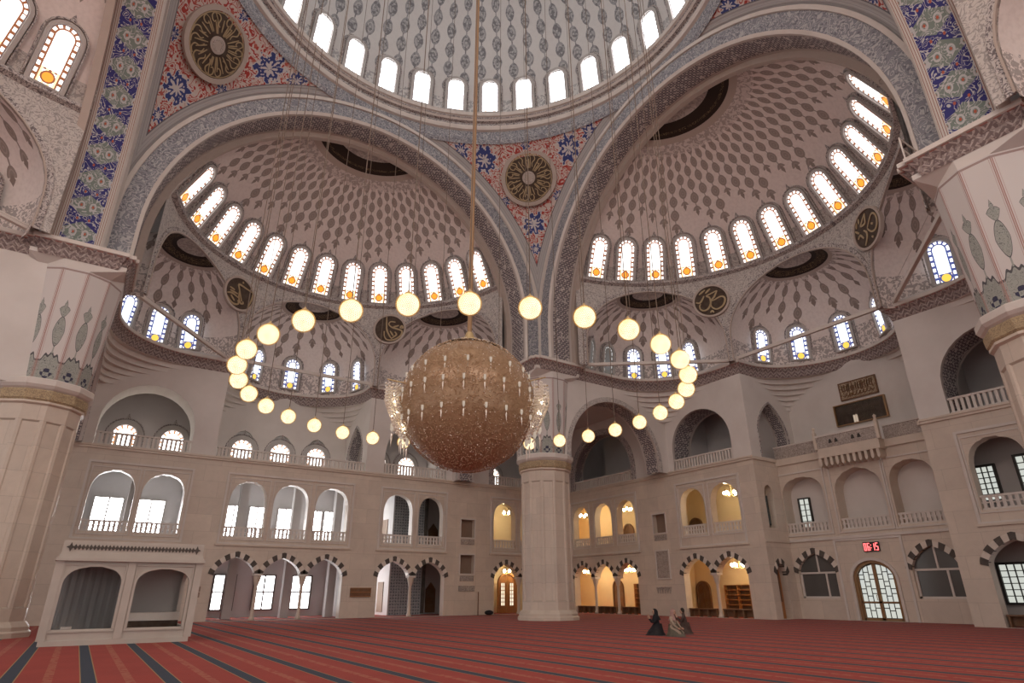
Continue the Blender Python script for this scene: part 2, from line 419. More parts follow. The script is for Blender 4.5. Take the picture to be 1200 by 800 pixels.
# ------------------------------------------------------------------ walls with openings
def arch_top(op, u):
    uc = (op['u0']+op['u1'])/2; hw = (op['u1']-op['u0'])/2; t = min(1, abs(u-uc)/hw); H = op['z1']-op['zs']; st = op.get('st', 'round')
    if st == 'round': g = sqrt(1-t*t)
    elif st == 'pointed': g = .62*sqrt(1-t*t)+.38*(1-t)
    elif st == 'keel': g = .7*sqrt(1-t*t)+.3*(1-t)
    elif st == 'bursa': g = 1. if t < .28 else (.93*sqrt(max(0, 1-((t-.28)/.72)**2.2)))
    elif st == 'cusp': g = (sqrt(1-t*t)*.93+.05*abs(sin(t*9.5)) if t > .12 else 1.)
    else: g = 1.
    return op['zs']+H*g
def op_us(op, n=16):
    uc = (op['u0']+op['u1'])/2; hw = (op['u1']-op['u0'])/2
    return [uc-hw*cos(pi*k/n) for k in range(n+1)]
def outline(op, n=16): return [(op['u0'], op['z0'])]+[(u, arch_top(op, u)) for u in op_us(op, n)]+[(op['u1'], op['z0'])]
def strip_wall(name, f, u0, u1, z0, z1, ops, mat, parent=None, depth=.5, du=1.5, rmat=None):
    """a wall surface over (u,z); f(u,z,off) places it, off going away from the hall"""
    us = {round(u0, 4), round(u1, 4)}
    k = max(1, int((u1-u0)/du))
    for i in range(k+1): us.add(round(u0+(u1-u0)*i/k, 4))
    for op in ops:
        for u in op_us(op): us.add(round(min(max(u, u0), u1), 4))
    us = sorted(us); mb = MB()
    z0f = z0 if callable(z0) else (lambda u: z0)
    z1f = z1 if callable(z1) else (lambda u: z1)
    for a, b in zip(us, us[1:]):
        if b-a < 1e-4: continue
        m = (a+b)/2; act = sorted([op for op in ops if op['u0'] < m < op['u1']], key=lambda o: o['z0'])
        za, zb = [z0f(a)], [z0f(b)]
        for op in act: za += [op['z0'], arch_top(op, a)]; zb += [op['z0'], arch_top(op, b)]
        za.append(z1f(a)); zb.append(z1f(b))
        for i in range(0, len(za), 2):
            if max(za[i+1]-za[i], zb[i+1]-zb[i]) < 1e-4: continue
            mb.add([f(a, za[i], 0), f(b, zb[i], 0), f(b, zb[i+1], 0), f(a, za[i+1], 0)], [(0, 1, 2, 3)], [(a, za[i]), (b, zb[i]), (b, zb[i+1]), (a, za[i+1])])
    w = mb.build(name, mat, parent)
    for op in ops:
        dp = op.get('depth', depth); P = outline(op)
        if op.get('ol'): P = P[1:]
        if op.get('orr'): P = P[:-1]
        if op.get('fill'): P = P[1:-1]
        if op.get('sill', True) and not (op.get('ol') or op.get('orr') or op.get('fill')): P.append(P[0])
        V = []; U = []; s = 0
        for i, (u, z) in enumerate(P):
            if i: s += hypot(u-P[i-1][0], z-P[i-1][1])
            V += [f(u, z, 0), f(u, z, dp)]; U += [(-1, s), (1, s)]
        F = [(2*i, 2*i+1, 2*i+3, 2*i+2) for i in range(len(V)//2-1)]
        mk('reveal', V, F, op.get('rmat', rmat or mat), w if parent is None else parent, U)
    return w
def op_(uc, hw, z0, zs, z1, st='round', **k): return dict(u0=uc-hw, u1=uc+hw, z0=z0, zs=zs, z1=z1, st=st, **k)

def frame_ring(mb, f, op, wdt, off0, off1, n=14, closed=False):
    """a raised moulding round an opening"""
    P = outline(op, n); uc = (op['u0']+op['u1'])/2; zc = (op['z0']+op['z1'])/2
    Q = []
    for i, (u, z) in enumerate(P):
        a = P[max(i-1, 0)]; b = P[min(i+1, len(P)-1)]
        t = Vector((b[0]-a[0], b[1]-a[1])); t = t.normalized() if t.length > 1e-6 else Vector((0, 1)); nrm = Vector((-t.y, t.x))
        if i == 0: nrm = Vector((-1, 0))
        if i == len(P)-1: nrm = Vector((1, 0))
        Q.append((u+nrm.x*wdt, z+nrm.y*wdt))
    V = []
    for (u, z), (u_, z_) in zip(P, Q): V += [f(u, z, off0), f(u, z, off1), f(u_, z_, off1), f(u_, z_, off0)]
    F = []
    for i in range(len(P)-1):
        a, b = 4*i, 4*i+4; F += [(a+1, b+1, b+2, a+2), (a, b, b+1, a+1), (a+2, b+2, b+3, a+3)]
    mb.add(V, F)

# ------------------------------------------------------------------ windows (frame > pane), shared meshes placed by matrix
def window_meshes(w, h, gmat, fw_=.16, fmat='grey_plaster', n=10):
    ys = h-w/2
    pts = [(-w/2, 0)]+[(-(w/2)*cos(pi*k/n), ys+(w/2)*sin(pi*k/n)) for k in range(n+1)]+[(w/2, 0)]
    V = [(x, 0, y) for x, y in pts]; U = [(x, y) for x, y in pts]
    pane = mesh_data('pane', V, [tuple(range(len(V)))], gmat, U)
    mb = MB(); f = lambda u, z, o: (u, o, z)
    op = op_(0, w/2, 0, ys, h); frame_ring(mb, f, op, fw_, .1, -.1, n)
    mb.box((-w/2-fw_, -.14, -.1), (w/2+fw_, .1, 0))
    fr = mb.data('window', fmat)
    mb = MB(); op2 = op_(0, w/2+fw_+.06, 0, ys, h+fw_+.06); frame_ring(mb, f, op2, .07, .1, -.05, n)
    tip = MB(); mb.add([(-.14, -.05, h+fw_+.1), (0, -.05, h+fw_+.42), (.14, -.05, h+fw_+.1)], [(0, 1, 2)])
    out = mb.data('outline', 'spandrel_dark')
    return fr, pane, out
WK = {'orange': window_meshes(1.14, 2.75, 'glass_orange'), 'blue': window_meshes(1.0, 2.25, 'glass_blue'), 'dome': window_meshes(1.1, 2.5, 'glass_dome', .2),
      'boost': window_meshes(1.14, 2.75, 'glass_boost'), 'dull': window_meshes(1.0, 2.25, 'glass_dull'), 'gal': window_meshes(1.35, 1.75, 'glass_gallery', .3)}
WN = [0]
def window(kind, P, inward, up, label, group=None):
    """inward: direction to the hall"""
    up = Vector(up).normalized(); yv = -Vector(inward).normalized(); yv = (yv-up*yv.dot(up)).normalized(); x = yv.cross(up)
    mw = Matrix(((x.x, yv.x, up.x, P[0]), (x.y, yv.y, up.y, P[1]), (x.z, yv.z, up.z, P[2]), (0, 0, 0, 1)))
    WN[0] += 1; fr, pane, out = WK[kind]
    o = ob('window_%d' % WN[0], fr); o.matrix_world = mw; struct(o, label)
    if group: o['group'] = group
    ob('pane', pane, o); ob('outline', out, o)
    return o
ORD = 'first second third fourth fifth sixth seventh eighth ninth tenth eleventh twelfth thirteenth fourteenth fifteenth sixteenth seventeenth eighteenth nineteenth twentieth twenty-first twenty-second twenty-third twenty-fourth twenty-fifth twenty-sixth twenty-seventh twenty-eighth twenty-ninth thirtieth thirty-first thirty-second'.split()

# ------------------------------------------------------------------ constants
A, W, RU = 12.75, 22.45, 4.74
ZL, ZC = 9.0, 15.15
DF, DB = 12.2, 13.9          # big arch front and back planes
AR, AZ = 11.0, 17.5          # its intrados
SX, SA, SH, SZ = 12.44, 10.8, 10.1, 18.5   # half dome
AW = 11.4                    # transverse arch walls

# ------------------------------------------------------------------ floor, and outer shell added to stop light leaks
fl = MB().box((-40, -40, -.3), (36, 36, 0)).build('floor', 'carpet'); struct(fl, 'red prayer carpet floor with dark blue row stripes')
rf = MB().box((-36, -36, 46), (36, 36, 46.5)).build('blocker', 'grey_plaster'); struct(rf, 'roof above the domes, added to keep outside light out')
sh = MB().box((-36, 33, 0), (36, 33.4, 46)).build('blocker_north', 'pale_wall'); struct(sh, 'unseen wall added behind the north gallery to stop light leaks')
sh = MB().box((33, -36, 0), (33.4, 33, 46)).build('blocker_east', 'pale_wall'); struct(sh, 'unseen wall added behind the east gallery to stop light leaks')
sh = MB().box((-36, -36, 16.5), (-35.6, 33, 46)).box((-36, -36, 16.5), (33, -35.6, 46)).build('blocker_upper', 'pale_wall'); struct(sh, 'unseen upper wall added around the half domes to stop light leaks')

# ------------------------------------------------------------------ main dome
R0, DZ = 12.2, 31.4
def domef(i, j):
    a = 2*pi*i; b = radians(2+87*j); r = R0*cos(b); z = DZ+R0*sin(b)
    return (r*cos(a), r*sin(a), z), (64*i, R0*(b-radians(2)))
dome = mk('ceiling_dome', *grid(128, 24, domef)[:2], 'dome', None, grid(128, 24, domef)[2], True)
struct(dome, 'great central dome painted with grey medallion chains')
def ring(prof, n=128):
    def fn(i, j):
        k = min(int(j*(len(prof)-1)+.5), len(prof)-1); r, z = prof[k]; return (r*cos(2*pi*i), r*sin(2*pi*i), z), (2*pi*12*i, z)
    return grid(n, len(prof)-1, fn)
V, F, U = ring([(12.42, 29.35), (12.3, 29.6), (12.3, 30.3)]); mk('relief_band', V, F, 'relief', dome, U)
V, F, U = ring([(12.3, 30.3), (12.12, 30.34), (12.06, 30.5), (12.06, 30.62)]); mk('moulding', V, F, 'white_stone', dome, U)
V, F, U = ring([(12.06, 30.62), (12.14, 30.66), (12.14, 30.86), (11.94, 30.9)]); mk('moulding', V, F, 'spandrel_dark', dome, U)
V, F, U = ring([(11.94, 30.9), (11.84, 31.0), (11.84, 31.12), (11.7, 31.16), (11.66, 31.4), (12.25, 31.46)]); mk('moulding', V, F, 'white_stone', dome, U)
V, F, U = ring([(11.83, 31.0), (11.80, 31.02), (11.80, 31.1), (11.83, 31.12)]); mk('moulding', V, F, 'spandrel_dark', dome, U)
for k in range(32):
    t = radians(55.98)-2*pi/32*(k-6); b = radians(3); r = R0*cos(b)-.06
    window('dome', (r*cos(t), r*sin(t), DZ+.45), (-cos(t), -sin(t), 0), (-cos(t)*.11, -sin(t)*.11, 1), '%s window of the great dome ring, counted sunwise from north-west' % ORD[k])

# ------------------------------------------------------------------ pendentives with roundels
def ribbons(strokes, w, y0, R=1.):
    """flat gold strokes in the x-z plane"""
    mb = MB()
    for st in strokes:
        P = []
        for i in range(len(st)-1):           # smooth by Catmull-Rom
            p0 = st[max(i-1, 0)]; p1 = st[i]; p2 = st[i+1]; p3 = st[min(i+2, len(st)-1)]
            for k in range(4):
                t = k/4; P.append(tuple(.5*(2*b+(c-a)*t+(2*a-5*b+4*c-d)*t*t+(3*b-a-3*c+d)*t**3) for a, b, c, d in zip(p0, p1, p2, p3)))
        P.append(st[-1]); V = []
        for i, p in enumerate(P):
            a = P[max(i-1, 0)]; b = P[min(i+1, len(P)-1)]; t = Vector((b[0]-a[0], b[1]-a[1])); t = t.normalized() if t.length > 1e-6 else Vector((1, 0))
            q = w*(1.15-.5*abs(2*i/max(1, len(P)-1)-1))
            for s_, dy in ((1, 0), (1, -.04), (-1, -.04), (-1, 0)): V.append(((p[0]-t.y*q*s_)*R, y0+dy, (p[1]+t.x*q*s_)*R))
        F = []
        for i in range(len(P)-1):
            a, b = 4*i, 4*i+4; F += [(a, b, b+1, a+1), (a+1, b+1, b+2, a+2), (a+2, b+2, b+3, a+3)]
        mb.add(V, F)
    return mb
def disc_mb(R, y0, y1, n=40):
    V = []; 
    for y in (y0, y1): V += [(R*cos(2*pi*k/n), y, R*sin(2*pi*k/n)) for k in range(n)]
    return MB().add(V, [tuple(range(n)), tuple(range(n, 2*n))]+[(k, (k+1) % n, n+(k+1) % n, n+k) for k in range(n)])
def annulus_mb(Ra, Rb, y0, y1, n=40):
    V = []
    for r, y in ((Ra, y0), (Ra, y1), (Rb, y1), (Rb, y0)): V += [(r*cos(2*pi*k/n), y, r*sin(2*pi*k/n)) for k in range(n)]
    F = []
    for s in range(3): F += [(s*n+k, s*n+(k+1) % n, (s+1)*n+(k+1) % n, (s+1)*n+k) for k in range(n)]
    return MB().add(V, F)
def look(P, inward, up=(0, 0, 1)):
    yv = -Vector(inward).normalized(); up = Vector(up); up = (up-yv*up.dot(yv)).normalized(); x = yv.cross(up)
    return Matrix(((x.x, yv.x, up.x, P[0]), (x.y, yv.y, up.y, P[1]), (x.z, yv.z, up.z, P[2]), (0, 0, 0, 1)))
def roundel(P, inward, R, strokes, label, hub=False, w=.05):
    t = empty('calligraphy_roundel', mw=look(P, inward)); tag(t, label, 'roundel', 'calligraphy roundels on the vaults')
    disc_mb(R, .06, -.06).build('board', 'brown_disc', t)
    annulus_mb(R*.97, R*(1.13 if hub else 1.1), .08, -.12).build('rim', 'rim', t)
    ribbons(strokes, w, -.05, R).build('lettering', 'gold_ink', t)
    if hub: disc_mb(R*.26, .0, -.12).build('boss', 'rim', t); annulus_mb(R*.13, R*.19, .0, -.14).build('boss_ring', 'carved', t)
    return t
def ring_script(seed):
    rnd = random.Random(seed); st = []
    for k in range(19):
        a = 2*pi*k/19+rnd.uniform(-.06, .06); ra = rnd.uniform(.32, .4); rb = rnd.uniform(.66, .84)
        P = lambda r, b: (r*cos(b), r*sin(b))
        st.append([P(ra, a), P((ra+rb)/2, a+.02), P(rb, a+.03)])
        j = rnd.random()
        if j < .5: st.append([P(rb, a+.03), P(.9, a+.12), P(.86, a+.25), P(.74, a+.28), P(.66, a+.2), P(.7, a+.12)])
        else: st.append([P(ra+.12, a+.2), P(.6, a+.3), P(.76, a+.2), P(.88, a+.3), P(.9, a+.5)])
        if j < .35: st.append([P(ra, a+.12), P(rb-.06, a+.12)])
    st.append([(.93*cos(2*pi*k/28), .93*sin(2*pi*k/28)) for k in range(29)])
    return st
PN = {(1, 1): 'north-east', (-1, 1): 'north-west', (1, -1): 'south-east', (-1, -1): 'south-west'}
RS2 = 297.6
for (sx, sy), nm in PN.items():
    V = []; U = []; E = []; F = []; n = 24; nz = 30
    for j in range(nz+1):
        z = AZ+.02+(29.42-AZ)*j/nz; r = sqrt(RS2-(z-AZ)**2); a0 = math.acos(min(1, DF/r))
        for i in range(n+1):
            a = a0+(pi/2-2*a0)*i/n; x, y = r*cos(a), r*sin(a)
            V.append((sx*x, sy*y, z)); U.append(((a-pi/4)*r*.9, z)); E.append(((DF-max(x, y))/.707, 0))
    for j in range(nz):
        for i in range(n): q = j*(n+1)+i; F.append((q, q+1, q+n+2, q+n+1))
    o = mk('ceiling_pendentive', V, F, 'red', None, U, True); struct(o, nm+' pendentive painted with red and blue arabesques')
    l = o.data.uv_layers.new(name='edge'); l.data.foreach_set('uv', [c for p in o.data.polygons for i in p.vertices for c in E[i]])
    if (sx, sy) == (-1, -1): continue
    z = 27.5; r = sqrt(RS2-(z-AZ)**2)-.18
    if (sx, sy) == (1, -1): continue
    nrm = Vector((-sx*r*.707, -sy*r*.707, -(z-AZ)*.8))
    roundel((sx*r*.707, sy*r*.707, z), nrm, 1.68, ring_script(3+sx), 'large dark roundel of ring script on the red %s pendentive' % nm, True, .017)

# ------------------------------------------------------------------ half domes, big arches, exedrae
CAL = {
 ('east', 1): ((405, 445, 285, 285), [[(530, 270), (430, 305), (340, 340), (385, 372), (400, 430), (395, 500), (345, 585), (270, 612), (212, 570), (208, 500), (230, 478)], [(530, 270), (470, 380), (400, 440)], [(400, 450), (470, 440), (560, 402), (622, 412), (642, 470), (610, 555), (540, 612), (465, 618), (405, 560), (400, 480)], [(220, 290), (330, 215)], [(330, 285), (420, 210)], [(150, 430), (210, 450), (260, 400), (300, 330)], [(370, 670), (405, 640), (430, 680)]]),
 ('east', -1): ((410, 420, 300, 330), [[(440, 150), (360, 230), (295, 300), (395, 320), (418, 250), (440, 150)], [(335, 410), (385, 480), (370, 570), (295, 672)], [(425, 425), (520, 305), (590, 262), (650, 340), (645, 460), (580, 550), (495, 540), (440, 470), (425, 425)], [(215, 180), (195, 285)], [(280, 150), (270, 240)], [(155, 310), (230, 400)], [(180, 480), (240, 440), (300, 540)], [(520, 400), (555, 440)], [(470, 610), (500, 650)]]),
 ('north', -1): ((415, 410, 250, 285), [[(640, 280), (510, 262), (375, 250), (400, 350), (470, 530)], [(400, 350), (410, 480), (450, 565), (500, 555), (490, 520)], [(200, 490), (280, 460), (400, 490)], [(200, 540), (270, 600), (345, 632), (420, 600), (400, 535)], [(270, 500), (345, 575)], [(640, 280), (640, 400), (590, 590)], [(440, 165), (440, 205)], [(230, 370), (320, 385)], [(240, 420), (380, 430)]]),
 ('north', 1): ((390, 400, 250, 250), [[(325, 170), (332, 300), (345, 420), (400, 530), (440, 580)], [(300, 440), (310, 530), (350, 590), (430, 603), (520, 570), (590, 500), (595, 430), (530, 400), (430, 370), (370, 310), (400, 262), (480, 270)], [(430, 370), (540, 330)], [(480, 450), (510, 500), (440, 565)], [(400, 435), (460, 525)], [(560, 370), (590, 335), (612, 375), (560, 372)]]),
}
CA, CB_, CZ, CHH = 4.63, 4.3, 16.5, 4.1          # conch half width, depth, centre height, rise
EXW = (53, 0, -53)                                # axes of the three exedrae
def bent(phi0, x, y, z):
    ph = phi0+x/10.4; return SX+(10.4+y)*cos(ph), (10.4+y)*sin(ph), z
for side, T in SIDES.items():
    vis = side in ('east', 'north')
    # quarter ellipsoid clipped at the arch
    bm = bmesh.new(); uvl = bm.loops.layers.uv.new('UVMap')
    na, nb = 72, 28; vs = {}
    for i in range(na+1):
        a = -pi/2+pi*i/na
        for j in range(nb+1):
            b = radians(73)*j/nb
            vs[i, j] = (bm.verts.new(T(SX+SA*sin(b)*cos(a), SA*sin(b)*sin(a), SZ+SH*cos(b))), (34*i/na, 10.45*b))
    for i in range(na):
        for j in range(nb):
            q = [vs[i, j], vs[i+1, j], vs[i+1, j+1], vs[i, j+1]]
            if j == 0: q = [q[0], q[2], q[3]]
            try: f = bm.faces.new([v for v, _ in q])
            except ValueError: continue
            for l, (_, w) in zip(f.loops, q): l[uvl].uv = w
            f.smooth = True
    p0 = Vector(T(DB, 0, 0)); nn = Vector(T(1, 0, 0))
    bmesh.ops.bisect_plane(bm, geom=bm.verts[:]+bm.edges[:]+bm.faces[:], plane_co=p0, plane_no=nn, clear_inner=True)
    me = bpy.data.meshes.new('ceiling_half_dome'); bm.to_mesh(me); bm.free(); me.materials.append(M['semidome'])
    hd = ob('ceiling_half_dome', me); struct(hd, side+' half dome painted with brown medallion chains')
    # sill band under its windows
    def band(i, j):
        a = radians(-82+164*i); P = [(10.30, 21.42), (10.16, 21.36), (10.16, 21.2), (10.42, 21.05)][min(int(j*3+.5), 3)]
        return T(SX+P[0]*cos(a), P[0]*sin(a), P[1]), (10*a, P[1])
    V, F, U = grid(72, 3, band); mk('sill_band', V, F, 'spandrel_dark', hd, U)
    def band2(i, j):
        a = radians(-82+164*i); z = 21.42+.9*j; r = SA*sqrt(1-((z-SZ)/SH)**2)-.015; return T(SX+r*cos(a), r*sin(a), z), (10*a, z)
    V, F, U = grid(72, 3, band2); mk('painted_dado', V, F, 'spandrel', hd, U)
    off = {'north': 1.05, 'east': 1.69}.get(side, 0)
    for k in range(-6, 7):
        a = radians(off+12*k); z = 21.5; r = SA*sqrt(1-((z-SZ)/SH)**2)-.10; z2 = 24.1; rr2 = SA*sqrt(1-((z2-SZ)/SH)**2)-.12
        window('boost' if side == 'south' and k < 3 or side == 'west' and k < 0 else 'orange', T(SX+r*cos(a), r*sin(a), z), T(-cos(a), -sin(a), 0), Vector(T((rr2-r)*cos(a), (rr2-r)*sin(a), z2-z)),
               '%s tall amber window of the %s half dome, counted from the %s' % (ORD[k+6] if side == 'east' else ORD[6-k] if side == 'north' else ORD[k+6], side, {'east': 'south', 'north': 'north-east pier', 'west': 'south', 'south': 'west'}[side]))
    # lower wall with three exedra arches
    ops = [op_(radians(p)*10.4, CA, 15.0, CZ, CZ+CHH, 'round', depth=.02) for p in EXW]
    f = lambda u, z, o: T(SX+(10.4+o)*cos(u/10.4), (10.4+o)*sin(u/10.4), z)
    lw = strip_wall('ceiling_spandrel', f, radians(-82)*10.4, radians(82)*10.4, 15.0, 21.2, ops, 'spandrel', None, .02, .5)
    struct(lw, side+' half dome spandrel wall with three exedra arches')
    mb = MB()
    for o_ in ops: frame_ring(mb, f, o_, .30, .02, -.07, 24)
    mb.build('archivolt', 'spandrel_dark', lw)
    mb = MB()
    for o_ in ops:
        o2 = dict(o_); frame_ring(mb, f, o2, .07, .02, -.12, 24)
    mb.build('arch_edge', 'rim', lw)
    for p, enm in zip(EXW, ('first', 'middle', 'last')):
        ph = radians(p)
        def conch(i, j, ph=ph):
            al = pi*i
            if j <= .8: b = pi/2*j/.8; x, y, z, s = CA*sin(b)*-cos(al), CB_*sin(b)*sin(al), CZ+CHH*cos(b), 4.35*b
            else: t = (j-.8)/.2; x, y, z, s = -CA*cos(al), CB_*sin(al), CZ-1.6*t, 4.35*pi/2+1.6*t
            return T(*bent(ph, x, y, z)), (15*i, s)
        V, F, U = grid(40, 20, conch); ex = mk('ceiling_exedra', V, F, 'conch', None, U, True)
        struct(ex, '%s exedra conch of the %s half dome' % ({'first': 'northern' if side in ('east', 'west') else 'eastern', 'middle': 'middle', 'last': 'southern' if side in ('east', 'west') else 'western'}[enm], side))
        for q in range(5):
            if side in ('west', 'south') and enm == 'middle': continue
            al = radians(38+26*q if p == 0 else 57+20.2*q if p > 0 else 140-20.8*q)
            zb = 15.45 if p == 0 else 15.75
            def cz(z): c_ = sqrt(max(0, 1-(max(0, z-CZ)/CHH)**2))*.965; return bent(ph, -CA*cos(al)*c_, CB_*sin(al)*c_, z)
            P = Vector(T(*cz(zb))); P2 = Vector(T(*cz(zb+2.1))); C = Vector(T(*bent(ph, -CA*cos(al)*.6, CB_*sin(al)*.6, zb)))
            toward = 1 if p > 0 else -1
            blind = p != 0 and q >= 3
            window('dull' if blind else 'blue', P, C-P, P2-P, '%s small window in the %s exedra of the %s half dome' % (ORD[q], {'first': 'northern' if side in ('east', 'west') else 'eastern', 'middle': 'middle', 'last': 'southern' if side in ('east', 'west') else 'western'}[enm], side))
    # roundels
    for s in (1, -1):
        if (side, s) in CAL:
            (cx, cy, rx, ry), st = CAL[(side, s)]
            st = [[((x-cx)/rx, (cy-y)/ry) for x, y in q] for q in st]
            a = radians(30.5*s); P = T(SX+10.28*cos(a), 10.28*sin(a), 19.37)
            roundel(P, T(-cos(a), -sin(a), 0), 1.08, st, 'round dark calligraphy board on the %s half dome, %s' % (side, {('east', 1): 'toward the north-east pier', ('east', -1): 'toward the south-east pier', ('north', -1): 'toward the north-west pier', ('north', 1): 'above the great chandelier'}[(side, s)]))
    # the big arch
    def arc(r, n=48, zlo=ZC-.05):
        P = [(-r, zlo)]+[(-r*cos(pi*k/n), AZ+r*sin(pi*k/n)) for k in range(n+1)]+[(r, zlo)]
        L = [0]
        for a, b in zip(P, P[1:]): L.append(L[-1]+hypot(b[0]-a[0], b[1]-a[1]))
        return P, L
    P, L = arc(AR); V = []; U = []; F = []
    for (u, z), s in zip(P, L):
        V += [T(DF, u, z), T(DB, u, z)]; U += [(-1, s), (1, s)]
    F = [(2*i, 2*i+1, 2*i+3, 2*i+2) for i in range(len(P)-1)]
    ar = mk('wall_arch_'+side, V, F, 'soffit_star' if vis else 'soffit_blue', None, U); struct(ar, 'great %s arch under the central dome with painted soffit' % side)
    def bandof(ra, rb, d0, d1, name, mat):
        Pa, La = arc(ra); Pb, _ = arc(rb); V = []; U = []
        for (a, z), (b, z2), s in zip(Pa, Pb, La): V += [T(d0, a, z), T(d1, b, z2)]; U += [(0, s), (1, s)]
        mk(name, V, [(2*i, 2*i+1, 2*i+3, 2*i+2) for i in range(len(Pa)-1)], mat, ar, U)
    bandof(11.16, 12.05, DF-.02, DF-.02, 'relief_band', 'relief')
    bandof(11.0, 11.16, DF, DF-.10, 'edge_moulding', 'white_stone'); bandof(11.16, 11.16, DF-.10, DF-.02, 'edge_moulding', 'white_stone')
    bandof(12.05, 12.05, DF-.02, DF-.14, 'outer_moulding', 'white_stone'); bandof(12.05, 12.25, DF-.14, DF-.16, 'outer_moulding', 'white_stone')
    bandof(10.66, 11.02, DB-.02, DB-.02, 'back_rim', 'rim'); bandof(10.66, 10.66, DB-.02, DB+.3, 'back_rim', 'rim')
    Po, _ = arc(12.2); V = []; 
    for (a, z) in Po: V += [T(DF, a, z), T(DB, a*1.12, z+ (z-AZ)*.1)]

# ------------------------------------------------------------------ piers
def ngon(r, n=12, a0=pi/12): return [(r*cos(a0+2*pi*k/n), r*sin(a0+2*pi*k/n)) for k in range(n)]
pier = MB().lathe([(1.78, 0), (1.78, .16), (1.7, .22), (1.7, .34), (1.6, .46), (1.54, .52)], 12, a0=pi/12).build('column', 'marble_plain')
sm = MB(); U = []
r_ = 1.5
for k in range(12):
    a, b = pi/12+2*pi*k/12, pi/12+2*pi*(k+1)/12
    def pt(t, z, dr=0, a=a, b=b): return ((r_-dr)*(cos(a)*(1-t)+cos(b)*t), (r_-dr)*(sin(a)*(1-t)+sin(b)*t), z)
    zz = [(.5, 0), (.95, 0), (7.6, 0), (8.2, 0)]
    for z0, z1 in ((.5, .95), (7.6, 8.25)): sm.add([pt(0, z0), pt(1, z0), pt(1, z1), pt(0, z1)], [(0, 1, 2, 3)], [(k*.78, z0), (k*.78+.78, z0), (k*.78+.78, z1), (k*.78, z1)])
    for t0, t1 in ((0, .13), (.87, 1)): sm.add([pt(t0, .95), pt(t1, .95), pt(t1, 7.6), pt(t0, 7.6)], [(0, 1, 2, 3)], [(k*.78+t0*.78, .95), (k*.78+t1*.78, .95), (k*.78+t1*.78, 7.6), (k*.78+t0*.78, 7.6)])
    Q = [(.13, .95), (.87, .95), (.87, 7.6), (.13, 7.6)]
    sm.add([pt(t, z) for t, z in Q]+[pt(t+(.04 if t < .5 else -.04), z+(.06 if z < 3 else -.06), .05) for t, z in Q], [(4, 5, 6, 7)]+[(i, (i+1) % 4, 4+(i+1) % 4, 4+i) for i in range(4)], [(k*.78+t*.78, z) for t, z in Q]*2)
sm.build('shaft', 'marble', pier)
MB().lathe([(1.5, 8.2), (1.6, 8.26), (1.6, 8.34)], 12, a0=pi/12).build('collar', 'marble_plain', pier)
MB().lathe([(1.58, 8.34), (1.64, 8.42), (1.66, 8.72), (1.62, 8.78)], 12, a0=pi/12).build('gold_band', 'gold_band', pier)
MB().lathe([(1.62, 8.78), (1.70, 8.84), (1.78, 8.95), (1.78, 9.16), (1.7, 9.22), (1.5, 9.22)], 12, a0=pi/12).build('capital_ring', 'white_stone', pier)
dm = MB()
for k in range(12):
    a, b = pi/12+2*pi*k/12, pi/12+2*pi*(k+1)/12; r0_, r1_ = 1.5, 1.74
    dm.add([(r0_*cos(a), r0_*sin(a), 9.2), (r0_*cos(b), r0_*sin(b), 9.2), (r1_*cos(b), r1_*sin(b), 14.05), (r1_*cos(a), r1_*sin(a), 14.05)], [(0, 1, 2, 3)], [(-.5, 0), (.5, 0), (.5, 4.85), (-.5, 4.85)])
dm.build('painted_drum', 'drum', pier)
def cross(h, w, c): return [(h, -w), (h, w), (c, w), (c, c), (w, c), (w, h), (-w, h), (-w, c), (-c, c), (-c, w), (-h, w), (-h, -w), (-c, -w), (-c, -c), (-w, -c), (-w, -h), (w, -h), (w, -c), (c, -c), (c, -w)]
bl = MB(); n12 = ngon(1.74); V = [(x, y, 14.05) for x, y in n12]; 
sq = []
for x, y in n12: s = 1.74/max(abs(x), abs(y)); sq.append((max(-1.66, min(1.66, x*s)), max(-1.66, min(1.66, y*s))))
sqc = [(x*1.03, y*1.03) for x, y in sq]
V += [(x, y, 14.42) for x, y in sqc]+[(x, y, 14.6) for x, y in sqc]
bl.add(V, [(r*12+k, r*12+(k+1) % 12, (r+1)*12+(k+1) % 12, (r+1)*12+k) for r in (0, 1) for k in range(12)])
bl.build('block', 'plaster', pier)
def cornice_prism(parent, prof_h, name, mat):
    mb = MB()
    for (o0, z0), (o1, z1) in zip(prof_h, prof_h[1:]):
        a = cross(1.72+o0, 1.4+o0*.8, 1.6+o0); b = cross(1.72+o1, 1.4+o1*.8, 1.6+o1); n = len(a); s = 0
        for i in range(n):
            j = (i+1) % n; L = hypot(a[j][0]-a[i][0], a[j][1]-a[i][1])
            mb.add([(*a[i], z0), (*a[j], z0), (*b[j], z1), (*b[i], z1)], [(0, 1, 2, 3)], [(s, (z0-14.45)/.55), (s+L, (z0-14.45)/.55), (s+L, (z1-14.45)/.55), (s, (z1-14.45)/.55)]); s += L
    mb.build(name, mat, parent)
cornice_prism(pier, [(0, 14.4), (.06, 14.5), (.12, 14.72), (.3, 14.96)], 'cornice_band', 'cornice')
cornice_prism(pier, [(.3, 14.96), (.36, 14.98), (.36, 15.15), (-.6, 15.16)], 'cornice_lip', 'white_stone')
MB().prism(cross(1.6, 1.2, 1.3), 14.6, 15.12).build('core', 'plaster', pier)
def copy_tree(o):
    c = o.copy(); COL.objects.link(c)
    for ch in o.children: d = ch.copy(); COL.objects.link(d); d.parent = c
    return c
for i, (sx, sy, nm) in enumerate(((1, 1, 'north-east pier, marble below and painted above, behind the chandelier'), (-1, 1, 'north-west pier, marble below and painted above, next to the kiosk'), (1, -1, 'south-east pier with painted octagonal drum above the gilded collar'))):
    o = pier if i == 0 else copy_tree(pier); o.location = (sx*A, sy*A, 0); struct(o, nm)

